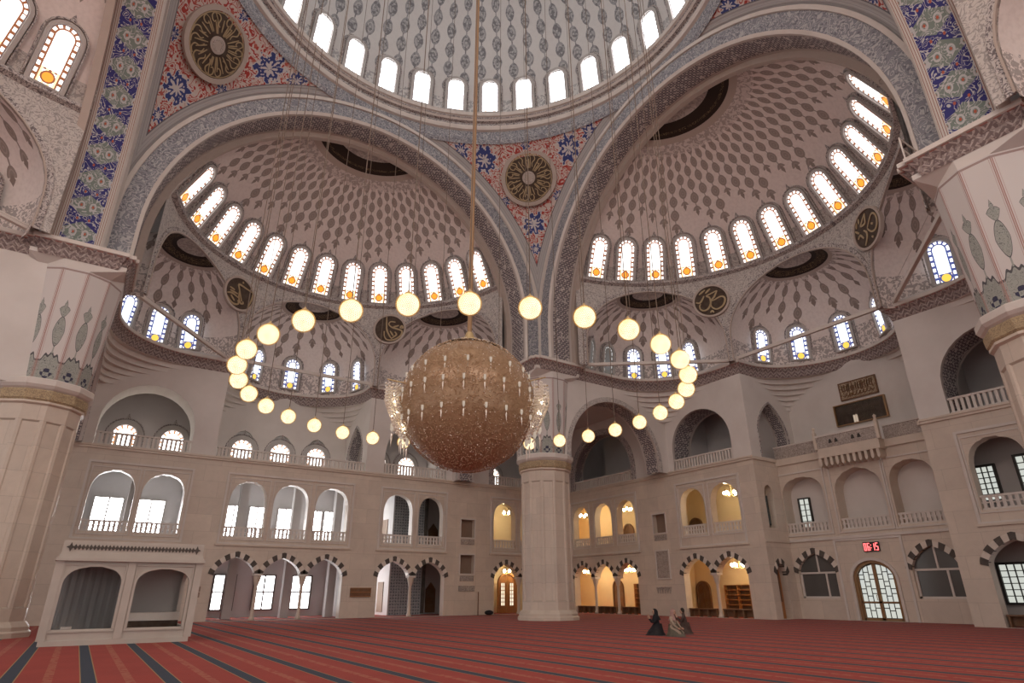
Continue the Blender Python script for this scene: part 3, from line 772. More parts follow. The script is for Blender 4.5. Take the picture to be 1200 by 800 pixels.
# ------------------------------------------------------------------ cornice following the walls above the galleries
def sweep(path, prof, name, mat, parent, T, vscale=True):
    """path in (d,u), profile (offset toward the hall, z); hall lies to the right of the path"""
    n = len(path); V = []; U = []; s = 0
    for i, p in enumerate(path):
        a = Vector(path[max(i-1, 0)]); b = Vector(path[min(i+1, n-1)]); p = Vector(p)
        t1 = (p-a).normalized() if i else (b-p).normalized(); t2 = (b-p).normalized() if i < n-1 else t1
        n1 = Vector((t1.y, -t1.x)); n2 = Vector((t2.y, -t2.x)); m = (n1+n2).normalized(); k = 1/max(.4, m.dot(n1))
        if i: s += (p-a).length if i else 0
        for o, z in prof: q = p+m*(o*k); V.append(T(q.x, q.y, z)); U.append((s, (z-14.45)/.55))
    k = len(prof); F = [(i*k+j, (i+1)*k+j, (i+1)*k+j+1, i*k+j+1) for i in range(n-1) for j in range(k-1)]
    return mk(name, V, F, mat, parent, U)
def arcp(cx, cy, r, a0, a1, n=14, ry=None): return [(cx+r*cos(radians(a0+(a1-a0)*i/n)), cy+(ry or r)*sin(radians(a0+(a1-a0)*i/n))) for i in range(n+1)]
RF = 4.9
half = [(13.5, AW), (W-RF, AW)]+arcp(W-RF, AW-RF, RF, 90, 0)[1:]+[(W, RU), (W+.6, RU)]+arcp(23.1, 0, 4.2, 90, 0, 16, RU)[1:]
path = half+[(d, -u) for d, u in half[-2::-1]]
for side in ('east', 'north', 'west', 'south'):
    T = SIDES[side]
    c = sweep(path, [(0, 14.35), (.05, 14.45), (.1, 14.72), (.28, 14.96)], 'trim_cornice_'+side, 'cornice', None, T); struct(c, side+' painted cornice winding under the exedrae')
    sweep(path, [(.28, 14.96), (.34, 14.98), (.34, 15.15), (-.3, 15.16)], 'lip', 'white_stone', c, T)
    mb = MB()
    for a, b in (((W-.2, RU-.1), (W-.2, -RU+.1)), ((14.4, AW-.3), (W-.1, RU+.3)), ((14.4, -AW+.3), (W-.1, -RU-.3))):
        t = (Vector(b)-Vector(a)).normalized(); m = Vector((-t.y, t.x))*.09
        mb.add([T(*(Vector(p)+m*s), z) for p in (a, b) for s in (1, -1) for z in (15.17, 15.37)], [(0, 1, 3, 2), (4, 5, 7, 6), (0, 1, 5, 4), (2, 3, 7, 6), (0, 2, 6, 4), (1, 3, 7, 5)])
    mb.build('tie_beam', 'white_stone', c)
    # stepped squinch corbels under the rounded corners
    for s in (1, -1):
        for kind in range(2):
            for i in range(7):
                t = i/6; z0 = 12.55+.3*i
                if kind == 0:
                    r = .9+(RF-.9)*t**1.3; P = [(W, AW)]+arcp(W-r, AW-r, r, 0, 90, 12)
                else:
                    r = .5+(4.2-.5)*t**1.3; ry = min(r*1.05, RU); P = [(27.3, RU)]+arcp(27.3-r, RU-ry, r, 0, 90, 12, ry)
                P = [(d, u*s) for d, u in P]
                MB().prism(P, z0, z0+.3, T).build('corbel', 'plaster', c)

# ------------------------------------------------------------------ gallery walls
L1 = lambda uc, hw=1.12, **k: op_(uc, hw, k.pop('z0', 0.02), 2.4, 3.42, 'keel', **k)
L2 = lambda uc, hw=1.07, **k: op_(uc, hw, k.pop('z0', 4.5), 6.55, 7.76, k.pop('st', 'bursa'), **k)
def niche(uc, z0, z1, hw=.56): return op_(uc, hw, z0, z1-.01, z1, 'flat', depth=.4)
VOUS = {}
def voussoirs(parent, T_, ops):
    """dark and light wedge stones round each ground-floor arch"""
    for op in ops:
        P = outline(op, 40)[1:-1]; L = [0]
        for a, b in zip(P, P[1:]): L.append(L[-1]+hypot(b[0]-a[0], b[1]-a[1]))
        uc = (op['u0']+op['u1'])/2
        def at(s):
            for i in range(len(L)-1):
                if L[i+1] >= s-1e-9:
                    t = (s-L[i])/(L[i+1]-L[i]); p = Vector(P[i]).lerp(Vector(P[i+1]), t); d = (Vector(P[i+1])-Vector(P[i])).normalized(); return p, Vector((-d.y, d.x))
        n = 13 if op['u1']-op['u0'] > 1.5 else 7
        for k in range(n):
            pts = []
            for s in (k/n, (k+.5)/n, (k+1)/n):
                p, m = at(L[-1]*min(.9999, max(1e-4, s)))
                m = (Vector((p.x-uc, p.y-op['zs']+.35))).normalized() if True else m
                pts.append((p, p+m*(.31 if k % 2 == 0 else .29)))
            pr = -.05 if k % 2 == 0 else -.025
            V = []
            for o in (pr, .25): V += [T_(q.x, q.y, o) for q in (pts[0][0], pts[1][0], pts[2][0], pts[2][1], pts[1][1], pts[0][1])]
            F = [(0, 1, 2, 3, 4, 5), (6, 7, 8, 9, 10, 11)]+[(i, (i+1) % 6, 6+(i+1) % 6, 6+i) for i in range(6)]
            mk('voussoir', V, F, 'dark_stone' if k % 2 == 0 else 'light_stone', parent)
def rect_frame(mb, f, u0, u1, z0, z1, w=.12, o=-.07):
    for a, b, c, d in ((u0-w, u1+w, z1, z1+w), (u0-w, u1+w, z0-w, z0), (u0-w, u0, z0, z1), (u1, u1+w, z0, z1)):
        mb.box((a, o, c), (b, .02, d), lambda x, y, z: f(x, z, y))
def bars(mb, f, u0, u1, z0, z1, o=.12, th=.06, n=None, lattice=False):
    mb.box((u0, o-th, z1-.1), (u1, o+th, z1), lambda x, y, z: f(x, z, y)); mb.box((u0, o-th, z0), (u1, o+th, z0+.08), lambda x, y, z: f(x, z, y))
    n = n or max(3, int((u1-u0)/.22))
    for i in range(n):
        c = u0+(u1-u0)*(i+.5)/n; w = (u1-u0)/n*.28
        mb.box((c-w, o-th*.6, z0+.08), (c+w, o+th*.6, z1-.1), lambda x, y, z: f(x, z, y))
        if lattice: mb.box((u0, o-th*.5, (z0+z1)/2-.03), (u1, o+th*.5, (z0+z1)/2+.03), lambda x, y, z: f(x, z, y)) if i == 0 else None
def column(parent, f, u, z1=2.4, off=.2):
    p = f(u, 0, off); MB().lathe([(.17, 0), (.17, .1), (.12, .2), (.105, .3), (.10, z1-.55), (.12, z1-.5), (.20, z1-.2), (.24, z1-.05), (.24, z1)], 10, (p[0], p[1])).build('slender_column', 'marble_plain', parent, True)
    MB().box((p[0]-.26, p[1]-.26, z1), (p[0]+.26, p[1]+.26, z1+.12)).build('capital', 'white_stone', parent)

def lower_wall(side, f, u0, u1, l1, l2, nic, groups1, groups2, name):
    fills = []; ls = sorted(l1, key=lambda o: o['u0'])
    for a, b in zip(ls, ls[1:]):
        if b['u0']-a['u1'] < .7: a['orr'] = b['ol'] = True; fills.append(dict(u0=a['u1'], u1=b['u0'], z0=.02, zs=2.39, z1=2.4, st='flat', fill=True))
    w = strip_wall(name, f, u0, u1, 0, ZL, l1+l2+nic+fills, 'marble', None, .55, 1.7, 'marble_plain')
    voussoirs(w, f, l1)
    for g in groups1:
        for u in g: column(w, f, u)
    mb = MB()
    for a, b in groups2: rect_frame(mb, f, a, b, 4.2, 8.1); 
    for o in l2: rect_frame(mb, f, o['u0']-.06, o['u1']+.06, o['z0']-.1, o['z1']+.12, .05, -.04)
    mb.build('moulding', 'white_stone', w)
    for o in l2:
        mb = MB(); bars(mb, f, o['u0'], o['u1'], o['z0'], o['z0']+.62, .16, .05, lattice=True); stuff(mb.build('pierced_railing', 'white_stone', w))
    for o in nic:
        mb = MB().box((o['u0']-.05, .34, o['z0']-.05), (o['u1']+.05, .4, o['z1']+.05), lambda x, y, z: f(x, z, y)); mb.build('niche_back', 'niche', w)
        mb = MB(); rect_frame(mb, f, o['u0'], o['u1'], o['z0'], o['z1'], .08, -.05); mb.build('niche_frame', 'white_stone', w)
        MB().box((o['u0'], -.05, o['z0']-.5), (o['u1'], .02, o['z0']-.14), lambda x, y, z: f(x, z, y)).build('carved_panel', 'carved', w)
    # ledge and plinth
    mb = MB()
    for z0_, z1_, o_ in ((8.86, 8.98, -.10), (8.98, 9.08, -.16)): mb.box((u0, o_, z0_), (u1, .02, z1_), lambda x, y, z: f(x, z, y))
    for a, b in groups2: mb.box((a-.2, -.1, 4.02), (b+.2, .02, 4.12), lambda x, y, z: f(x, z, y))
    mb.build('ledge', 'marble_plain', w)
    return w
M['dark_frame'] = plain('grey_window_frame', (.16, .15, .145), .6, .2, 3)
M['niche'] = plain('brown_niche_stone', (.24, .165, .12), .7, .3, 3)
FW = {s: (lambda u, z, o, T=T: T(W+o, u, z)) for s, T in SIDES.items()}
# north: one flush wall
fn = FW['north']
l1 = [L1(c) for c in (-9.6, -7.05, -2.55, .1, 2.72, 7.3, 9.95, 16.2, 18.65, 21.0)]
for o in l1[-3:]: o['u0'] += .05; o['u1'] -= .05
l2 = [L2(c) for c in (-9.47, -7.0, -2.42, .12, 2.72, 7.35)]+[L2(9.85, .95)]+[L2(c, .97) for c in (16.05, 18.5, 20.95)]
nic = [niche(12.85, 5.15, 6.4), niche(12.85, 2.7, 3.95)]
wn = lower_wall('north', fn, -22.4, W, l1, l2, nic, [(-8.33,), (-1.23, 1.41), (8.63,), (17.43, 19.83)], [(-10.75, -5.75), (-3.7, 4.0), (6.1, 11.0), (14.9, 22.1)], 'wall_north')
struct(wn, 'north marble gallery wall with striped arches and bright openings')
MB().box((12.2, -.06, 1.55), (13.5, .02, 1.9), lambda x, y, z: fn(x, z, y)).build('carved_panel', 'carved', wn)
# east: two flanks and a recess
fe = FW['east']; DE = 24.8
l1e = [L1(c) for c in (7.35, 9.95)]+[L1(c, 1.05) for c in (16.25, 18.75, 21.15)]
l2e = [L2(7.2, 1.05, z0=4.85), L2(9.75, 1.0, z0=4.85)]+[L2(c, .95, z0=4.75) for c in (16.0, 18.5, 21.1)]
we = lower_wall('east', fe, RU, W, l1e, l2e, [niche(12.75, 5.18, 6.4)], [(8.65,), (17.5, 19.95)], [(6.0, 10.95), (14.9, 22.3)], 'wall_east')
struct(we, 'east marble gallery wall with striped arches opening to warm lit rooms')
mb = MB(); rect_frame(mb, fe, 12.2, 13.3, 2.3, 4.0, .08); mb.build('moulding', 'white_stone', we)
MB().box((12.2, -.03, 2.3), (13.3, .02, 4.0), lambda x, y, z: fe(x, z, y)).build('carved_panel', 'carved', we)
mb = MB()
for i in range(6): mb.prism([(12.2+.22*i, 1.75), (12.32+.22*i, 1.35), (12.42+.22*i, 1.75)], -.05, .02, lambda x, y, z: fe(x, y, z))
stuff(mb.build('carved_fringe', 'carved', we))
l1s = [L1(-7.05, 1.15), L1(-9.7, 1.15)]; l2s = [L2(-7.35, 1.1, z0=4.7), L2(-9.95, 1.1, z0=4.7)]
ws = lower_wall('east', fe, -22.4, -RU, l1s, l2s, [], [], [(-11.2, -6.1)], 'wall_east_south')
struct(ws, 'southern part of the east gallery wall with one dark striped arch')
fr_ = lambda u, z, o: (DE+o, u, z)
l1r = [op_(3.38, 1.12, 1.08, 2.4, 3.45, 'keel', depth=.25), op_(-2.8, 1.08, 1.08, 2.4, 3.5, 'keel', depth=.25)]
por = [op_(.25, 1.12, .02, 2.0, 2.95, 'round', depth=.35)]
l2r = [op_(3.38, 1.32, 4.6, 6.7, 7.78, 'bursa', depth=.9), op_(.08, 1.32, 4.6, 6.6, 7.85, 'cusp', depth=.9), op_(-2.75, 1.12, 4.6, 6.7, 7.8, 'bursa', depth=.9)]
wr = strip_wall('wall_east_recess', fr_, -RU, RU, 0, ZL, l1r+por+l2r, 'marble', None, .4, 1.7, 'marble_plain')
struct(wr, 'recessed east wall with the bronze portal and blind niches')
voussoirs(wr, fr_, l1r)
mb = MB()
for o in l2r: rect_frame(mb, fr_, o['u0']-.1, o['u1']+.1, o['z0']-.1, 8.02, .08, -.06)
rect_frame(mb, fr_, -1.45, 1.95, 0, 4.0, .12, -.06); frame_ring(mb, fr_, dict(por[0]), .14, .0, -.1)
mb.box((-RU, -.1, 4.12), (RU, .02, 4.26), lambda x, y, z: fr_(x, z, y)); mb.build('moulding', 'white_stone', wr)
for o in l2r:
    mb = MB(); bars(mb, fr_, o['u0'], o['u1'], o['z0'], o['z0']+.6, .12, .05, lattice=True); stuff(mb.build('pierced_railing', 'white_stone', wr))
mb = MB().box((-RU, .88, 4.2), (RU, .95, 8.6), lambda x, y, z: fr_(x, z, y)); mb.build('niche_back', 'plaster', wr)
for s in (1, -1):
    fs = lambda u, z, o, s=s: (u, s*(RU+o), z)
    opl = [op_(23.5, .46, .02, 2.3, 2.95, 'keel', depth=.5), op_(23.5, .42, 4.9, 6.7, 7.4, 'bursa', depth=.5)] if s > 0 else []
    sw = strip_wall('return', fs, W, DE, 0, ZL, opl, 'marble', wr, .5, 1.5)
    if s > 0: voussoirs(wr, fs, opl[:1])
    mb = MB().box((W-.1, -.1, 8.86), (DE, .02, 9.04), lambda x, y, z: fs(x, z, y)).box((W, -.07, 4.1), (DE, .02, 4.24), lambda x, y, z: fs(x, z, y)); mb.build('ledge', 'marble_plain', wr)
# balcony
mb = MB().box((DE-.12, -RU, 8.62), (27.3, RU, 9.02)); mb.box((DE-.7, -1.9, 8.5), (DE, 1.55, 9.04)); bal = mb.build('wall_east_balcony', 'marble_plain'); struct(bal, 'marble balcony across the recessed east wall')
mb = MB()
for i in range(11):
    u = -1.8+.325*i; mb.prism([(u, 8.5), (u, 8.12), (u+.08, 8.0), (u+.16, 8.12), (u+.16, 8.5)], 0, 1, lambda x, y, z: (DE-.66*z, x, y))
stuff(mb.build('corbel_row', 'marble_plain', bal))
for a, b, d in ((-RU, -1.95, DE), (1.6, RU, DE)):
    MB().box((d-.08, a, 9.04), (d+.08, b, 9.72)).build('carved_parapet', 'carved', bal); MB().box((d-.12, a, 9.72), (d+.12, b, 9.8)).build('parapet_rail', 'white_stone', bal)
MB().box((DE-.72, -1.9, 9.04), (DE-.58, 1.55, 9.68)).build('carved_parapet', 'carved', bal); MB().box((DE-.76, -1.9, 9.68), (DE-.54, 1.55, 9.78)).build('parapet_rail', 'white_stone', bal)
for u in (-.95, -.6, .35, .7): MB().prism([(u-.1, 9.25), (u+.1, 9.25), (u+.06, 9.42), (u, 9.5), (u-.06, 9.42)], DE-.74, DE-.71, lambda x, y, z: (z, x, y)).build('parapet_hole_shade', 'dark_metal', bal)  # dark plates imitate the shade inside small parapet holes
for u in (-1.95, 1.6): MB().box((DE-.75, u-.08, 9.0), (DE-.55, u+.08, 10.0)).lathe([(.0, 10.35), (.09, 10.25), (.06, 10.1), (.1, 10.0)][::-1], 8, (DE-.65, u)).build('parapet_post', 'marble_plain', bal)

# upper walls (above the ledge)
def upper(side):
    T = SIDES[side]; f = FW[side]
    for s in (1, -1):
        fs = lambda u, z, o, s=s: f(s*u, z, o)
        ops = [op_(8.5, 2.42, 9.1, 10.5, 12.85, 'round', depth=1.9, rmat='plaster' if side == 'north' and s < 0 else 'soffit_star'), op_(18.4, 3.35, 9.1, 10.0, 13.15, 'round', depth=.9, rmat='soffit_star')]
        w = strip_wall('wall_upper_'+side, fs, RU, W, ZL, 15.2, ops, 'plaster', None, 1., 1.6)
        struct(w, '%s upper plaster wall with the %s flank arch above the ledge' % (side, ({'east': ('northern', 'southern'), 'north': ('eastern', 'western')}[side])[0 if s > 0 else 1]))
        mb = MB(); frame_ring(mb, fs, ops[1], .45, 0, -.03, 20); mb.build('painted_archivolt', 'spandrel_dark', w)
        for o in ops:
            mb = MB(); bars(mb, fs, o['u0']+.02, o['u1']-.02, 9.1, 9.85, .15, .08); stuff(mb.build('balustrade', 'white_stone', w))
        # room behind
        MB().box((W+4.4, 0, ZL), (W+4.6, 1, 16), lambda x, y, z: T(x, s*(RU+.2+(W-RU)*y), z)).box((W, 0, 15.2), (W+4.5, 1, 15.4), lambda x, y, z: T(x, s*(RU+.2+(W-RU)*y), z)).box((W+.5, 0, 8.7), (W+4.5, 1, 9.02), lambda x, y, z: T(x, s*(RU+.2+(W-RU)*y), z)).build('gallery_room', 'pale_wall', w)
        MB().box((W+.9, 11.4, ZL), (W+4.5, 11.7, 15.3), lambda x, y, z: T(x, s*y, z)).build('partition', 'pale_wall', w)
        # recess side
        fp = lambda u, z, o, s=s: T(u, s*(RU+o), z)
        so = [op_(25.0, 1.5, 9.1, 10.7, 12.75, 'pointed', depth=.9, rmat='soffit_star')]
        v = strip_wall('return', fp, W, 27.3, ZL, 15.2, so, 'plaster', w, .9, 1.5)
        mb = MB(); frame_ring(mb, fp, so[0], .12, 0, -.04); mb.build('painted_archivolt', 'spandrel_dark', w)
        MB().box((23.2, RU+.9, 9), (26.8, RU+.95, 13), lambda x, y, z: T(x, s*y, z)).build('niche_back', 'grey_plaster', w)
    wo = []
    fb = lambda u, z, o: T(27.2+o, u, z)
    if side == 'north': wo = [op_(c, .75, 9.5, 10.9, 11.95 if c else 12.15, 'round', depth=.2) for c in (-2.5, .05, 2.6)]
    b = strip_wall('wall_back_'+side, fb, -RU-.1, RU+.1, ZL, 15.2, wo, 'plaster', None, .2, 2.)
    struct(b, side+' plaster wall at the back of the recess, under the middle exedra')
    MB().box((W, -RU, 15.05), (27.4, RU, 15.14), lambda x, y, z: T(x, y, z)).build('exedra_floor', 'plaster', b) if False else None
    return b
upper('north'); bE = upper('east')
# transverse arch walls
for side, ss in (('east', (1, -1)), ('north', (1, -1)), ('west', (1,))):
    T = SIDES[side]
    for s in ss:
        f = lambda u, z, o, s=s: T(u, s*(AW+o), z)
        o = op_(17.65, 3.85, 9.0, 9.5, 13.3, 'round', depth=1.3, rmat='soffit_star', sill=False)
        w = strip_wall('wall_transverse_arch', f, 13.2, W, 9.0, 15.2, [o] if side != 'west' else [], 'plaster', None, 1.3, 1.5)
        struct(w, 'plaster arch joining the %s wall to the pier, %s' % (side, {(('east'), 1): 'northern', ('east', -1): 'southern', ('north', 1): 'eastern', ('north', -1): 'western', ('west', 1): 'northern'}[side, s]))
        if side != 'west': mb = MB(); frame_ring(mb, f, o, .32, 0, -.03, 24); mb.build('painted_archivolt', 'spandrel', w)
        if side != 'north': MB().box((13.2, AW+1.25, 14.2), (W+4, W+4, 14.4), lambda x, y, z: T(x, s*y, z)).build('bay_ceiling_blocker', 'pale_wall', w)  # flat cover over the corner bay, put in to block light
# north recess floor parapet, windows
mb = MB(); bars(mb, fn, -RU+.1, RU-.1, 9.08, 9.72, .12, .09, 44); struct(stuff(mb.build('trim_north_balustrade', 'white_stone')), 'white stone balustrade along the north upper gallery')
SC_fl = MB().box((-22, W+.5, 8.7), (22, 28.9, 9.0)).build('floor_upper_north', 'soffit_grey'); struct(SC_fl, 'floor slab of the north upper gallery')
for i, c in enumerate((-2.5, .05, 2.6)): window('gal', (c, 27.22, 9.55 if c else 9.75), (0, -1, 0), (0, 0, 1), '%s arched window behind the north balustrade, counted from the west' % ORD[i])
for i, c in enumerate((-9.5, -6.85)): window('gal', (c, W+4.38, 9.55), (0, -1, 0), (0, 0, 1), 'arched window within the wide north flank arch, %s side' % ('western' if i == 0 else 'eastern'))
for i, c in enumerate((7.2, 9.6, 17.6)): window('gal', (c, W+4.38, 9.6), (0, -1, 0), (0, 0, 1), '%s arched window of the north gallery behind the chandelier, going east' % ORD[i])

# ------------------------------------------------------------------ gallery interiors
def rect_window(P, inward, w, h, label, nx=2, nz=2, gl='day', fm='grey_plaster', bar=.09, fr=.1):
    WN[0] += 1; o = empty('window_%d' % WN[0], mw=look(P, inward)); struct(o, label)
    mb = MB()
    for a, b in (((-w/2-fr, -.12, -fr), (w/2+fr, .06, 0)), ((-w/2-fr, -.12, h), (w/2+fr, .06, h+fr)), ((-w/2-fr, -.12, 0), (-w/2, .06, h)), ((w/2, -.12, 0), (w/2+fr, .06, h))): mb.box(a, b)
    for i in range(1, nx): x = -w/2+w*i/nx; mb.box((x-bar/2, -.08, 0), (x+bar/2, .03, h))
    for i in range(1, nz): z = h*i/nz; mb.box((-w/2, -.07, z-bar/2), (w/2, .03, z+bar/2))
    mb.build('frame', fm, o)
    for i in range(nx):
        for j in range(nz):
            x0, x1, y0, y1 = -w/2+w*i/nx, -w/2+w*(i+1)/nx, h*j/nz, h*(j+1)/nz
            mk('pane', [(x0, 0, y0), (x1, 0, y0), (x1, 0, y1), (x0, 0, y1)], [(0, 1, 2, 3)], gl, o)
    return o
g = MB().box((-22, 29, 0), (22, 29.2, 9)).box((-22, W+.5, 4.1), (22, 29, 4.35)).build('wall_gallery_north', 'pale_wall'); struct(g, 'back wall and floor of the north galleries')
mb = MB()
for u in (-5.3, 5.0, 14.3): mb.box((u-.15, W+.5, 0), (u+.15, 29, 9))
mb.build('partition', 'pale_wall', g)
for u in (-8.3, -2.05, 1.4, 4.3):
    MB().box((u-.26, 25.8, 0), (u+.26, 26.3, 8.8)).build('pillar', 'pale_wall', g)
for i, u in enumerate((-9.7, -7.15, -1.9, .65, 3.15)): rect_window((u, 28.96, .5), (0, -1, 0), 1.25, 2.05, '%s ground floor window seen through the north arcade, going east' % ORD[i], 2, 2, 'day_low', 'dark_frame', .10)
for i, u in enumerate((-9.45, -7.1, -2.05, -.52, 1.42, 3.65, 4.6)): rect_window((u, 28.96, 5.05), (0, -1, 0), (1.5 if i < 2 else 1.0 if i < 5 else .7), 2.0, '%s first floor window seen through the north arcade, going east' % ORD[i], 2, 1)
# tile-clad stair tower inside
t = MB().box((8.6, 26.0, 0), (11.1, 28.9, 8.9)).build('wall_stair_tower', 'tile'); struct(t, 'grey tile-clad stair tower inside the north gallery')
f = lambda u, z, o: (7.96+o, u, z)
mb = MB().box((8.5, 26.0, 0), (8.6, 28.9, 8.9)); mb.build('plain_side', 'pale_wall', t)
for z in (.2, 4.6): MB().box((8.45, 26.9, z), (8.52, 27.9, z+2.0)).build('arched_niche', 'niche', t)
rect_window((6.6, 28.96, .5), (0, -1, 0), 1.6, 2.6, 'hidden ground floor window added to light the tiled stair tower', 2, 2); rect_window((6.6, 28.96, 5.0), (0, -1, 0), 1.6, 2.6, 'hidden first floor window added to light the tiled stair tower', 2, 2)  # out of sight, added so their glow brightens the tower side
for z in (.1, 4.5):
    MB().box((11.05, 25.9, z), (11.3, 26.2, z+4)).build('dark_joint', 'dark_stone', t)
bk = MB().box((11.1, 27.2, 0), (14, 27.4, 8.9)).build('wall_gallery_north_end', 'pale_wall'); struct(bk, 'pale wall beside the tiled stair tower')
MB().prism([(12.0, .1), (12.8, .1), (12.8, 1.7), (12.4, 2.2), (12.0, 1.7)], 27.1, 27.2, lambda x, y, z: (x, z, y)).build('door_leaf', 'wood', bk)
MB().prism([(12.0, 4.5), (12.8, 4.5), (12.8, 6.0), (12.4, 6.5), (12.0, 6.0)], 27.1, 27.2, lambda x, y, z: (x, z, y)).build('door_leaf', 'wood', bk)
# warm rooms
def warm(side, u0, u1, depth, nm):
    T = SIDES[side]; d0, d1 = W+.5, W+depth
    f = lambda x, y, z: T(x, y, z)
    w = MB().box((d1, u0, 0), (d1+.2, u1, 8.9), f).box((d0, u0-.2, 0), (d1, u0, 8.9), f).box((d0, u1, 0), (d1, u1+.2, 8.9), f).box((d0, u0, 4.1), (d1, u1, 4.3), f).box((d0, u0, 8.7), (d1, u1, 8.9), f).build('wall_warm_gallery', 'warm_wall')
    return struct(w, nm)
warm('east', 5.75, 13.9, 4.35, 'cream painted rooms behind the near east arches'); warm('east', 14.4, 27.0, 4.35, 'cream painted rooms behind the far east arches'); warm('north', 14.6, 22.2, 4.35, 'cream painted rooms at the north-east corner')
def bulbs(P, label):
    o = empty('gallery_chandelier', P); tag(o, label, 'chandelier', 'small brass gallery chandeliers')
    mb = MB().tube([(0, 0, 0), (0, 0, 1.1)], .025); 
    for k in range(6): a = pi/3*k; mb.tube([(0, 0, .02), (.25*cos(a), .25*sin(a), -.05), (.45*cos(a), .45*sin(a), .08)], .02, 5)
    mb.build('brass_arms', 'gold', o)
    me = MB().sphere((0, 0, 0), .085, 8, 6, 1.3).data('bulb', 'bulb', True)
    for k in range(6): a = pi/3*k; ob('bulb', me, o, Matrix.Translation((.45*cos(a), .45*sin(a), .17)))
for d, u, fl_ in ((24.6, 8.35, 0), (24.6, 8.2, 1), (24.6, 18.3, 0), (24.6, 18.2, 1), (24.6, 22.9, 0), (24.6, 23.1, 1)):
    bulbs((d, u, (2.85, 7.3)[fl_]), 'lit brass chandelier in the east gallery, %s floor, %s room' % (('ground', 'first')[fl_], 'near' if u < 10 else 'middle' if u < 20 else 'far'))
bulbs((17.85, 24.6, 7.25), 'lit brass chandelier upstairs at the north-east corner'); bulbs((17.9, 24.6, 2.85), 'lit brass chandelier above the lattice door')
def wood_door(name, P, inward, w, h, mat, label, kind=None, cat=None, lattice=False):
    o = empty(name, mw=look(P, inward))
    if kind: struct(o, label)
    else: tag(o, label, cat)
    op = op_(0, w/2, 0, h*.75, h, 'round'); mb = MB(); frame_ring(mb, lambda u, z, o_: (u, o_, z), op, .12, .05, -.12); mb.build('door_frame', mat, o)
    for s in (-1, 1):
        P_ = [(s*.02, 0), (s*w/2, 0), (s*w/2, h*.75)]+[(s*w/2*cos(radians(a)), h*.75+h*.25*sin(radians(a))) for a in (30, 60, 88)]
        MB().prism(P_, -.02, .04, lambda x, y, z: (x, z, y)).build('door_leaf', mat, o)
    if lattice:
        for s in (-1, 1):
            mb = MB().box((s*w*.27-.16, -.05, .5), (s*w*.27+.16, -.02, h*.78)); lf = mb.build('lattice_panel', 'day_warm', o)
            mb = MB()
            for i in range(7): z = .5+(h*.78-.5)*i/6; mb.box((s*w*.27-.18, -.08, z-.025), (s*w*.27+.18, -.04, z+.025))
            for x in (-.18, 0, .18): mb.box((s*w*.27+x-.015, -.08, .5), (s*w*.27+x+.015, -.04, h*.78))
            mb.build('lattice', mat, o)
    return o
M['day_warm'] = clear_glass('warm_lattice_light', (1., .80, .55), .55)
M['orange_wood'] = plain('orange_wood', (.42, .17, .05), .45, .3, 3)
wood_door('door_1', (17.85, 24.9, 0.02), (0, -1, 0), 1.5, 2.75, 'orange_wood', 'orange wooden lattice door at the north-east corner', 'structure', lattice=True)
for u, z, h, nm in ((13.2, .15, 1.9, 'ground'), (13.2, 4.35, 2.0, 'first'), (21.9, .1, 2.2, 'far ground'), (20.2, 4.35, 2.2, 'far first')):
    wood_door('service_door', (W+4.3, u, z), (-1, 0, 0), .95, h, 'wood', 'dark arched wooden door at the back of the %s floor east room' % nm, None, 'door')
# shelves and benches
def shelf(P, label, w=1.8, h=1.55):
    o = empty('bookshelf', mw=look(P, (-1, 0, 0))); tag(o, label, 'bookshelf', 'wooden shelves in the east rooms')
    for s in (-1, 1): MB().box((s*w/2-.03, -.3, 0), (s*w/2+.03, .0, h)).build('side_panel', 'orange_wood', o)
    MB().box((-.025, -.28, 0), (.025, 0, h)).build('divider', 'orange_wood', o)
    MB().box((-w/2, -.02, 0), (w/2, 0, h)).build('back_panel', 'wood', o)
    for i in range(6): MB().box((-w/2, -.3, h*i/5-.02), (w/2, 0, h*i/5+.02)).build('shelf_board', 'orange_wood', o)
shelf((26.75, 10.2, .35), 'wide wooden shelf unit in the near east room', 2.0, 1.5); shelf((26.75, 19.0, .35), 'wooden shelf unit seen through the far striped arches', 1.6, 1.7)
def bench(P, inward, w, label, mat='wood'):
    o = empty('low_bench', mw=look(P, inward)); tag(o, label, 'bench', 'low wooden benches across the arches')
    MB().box((-w/2, -.18, .44), (w/2, .18, .5)).build('seat', mat, o); MB().box((-w/2, .1, .06), (w/2, .14, .44)).build('back_board', mat, o)
    for s in (-1, -.33, .33, 1): MB().box((s*(w/2-.06)-.04, -.15, 0), (s*(w/2-.06)+.04, .15, .44)).build('leg', mat, o)
for u, w, nm in ((7.35, 2.15, 'nearest the recess'), (9.95, 2.15, 'second from the recess'), (16.25, 2.0, 'third from the recess'), (18.75, 2.0, 'fourth from the recess'), (21.1, 2., 'beside the north-east pier')):
    bench((W+.3, u, 0), (-1, 0, 0), w, 'low dark wooden bench across the east arch %s' % nm)
bench((W+.35, -7.05, 0), (-1, 0, 0), 2.2, 'low dark bench across the arch by the south-east pier')
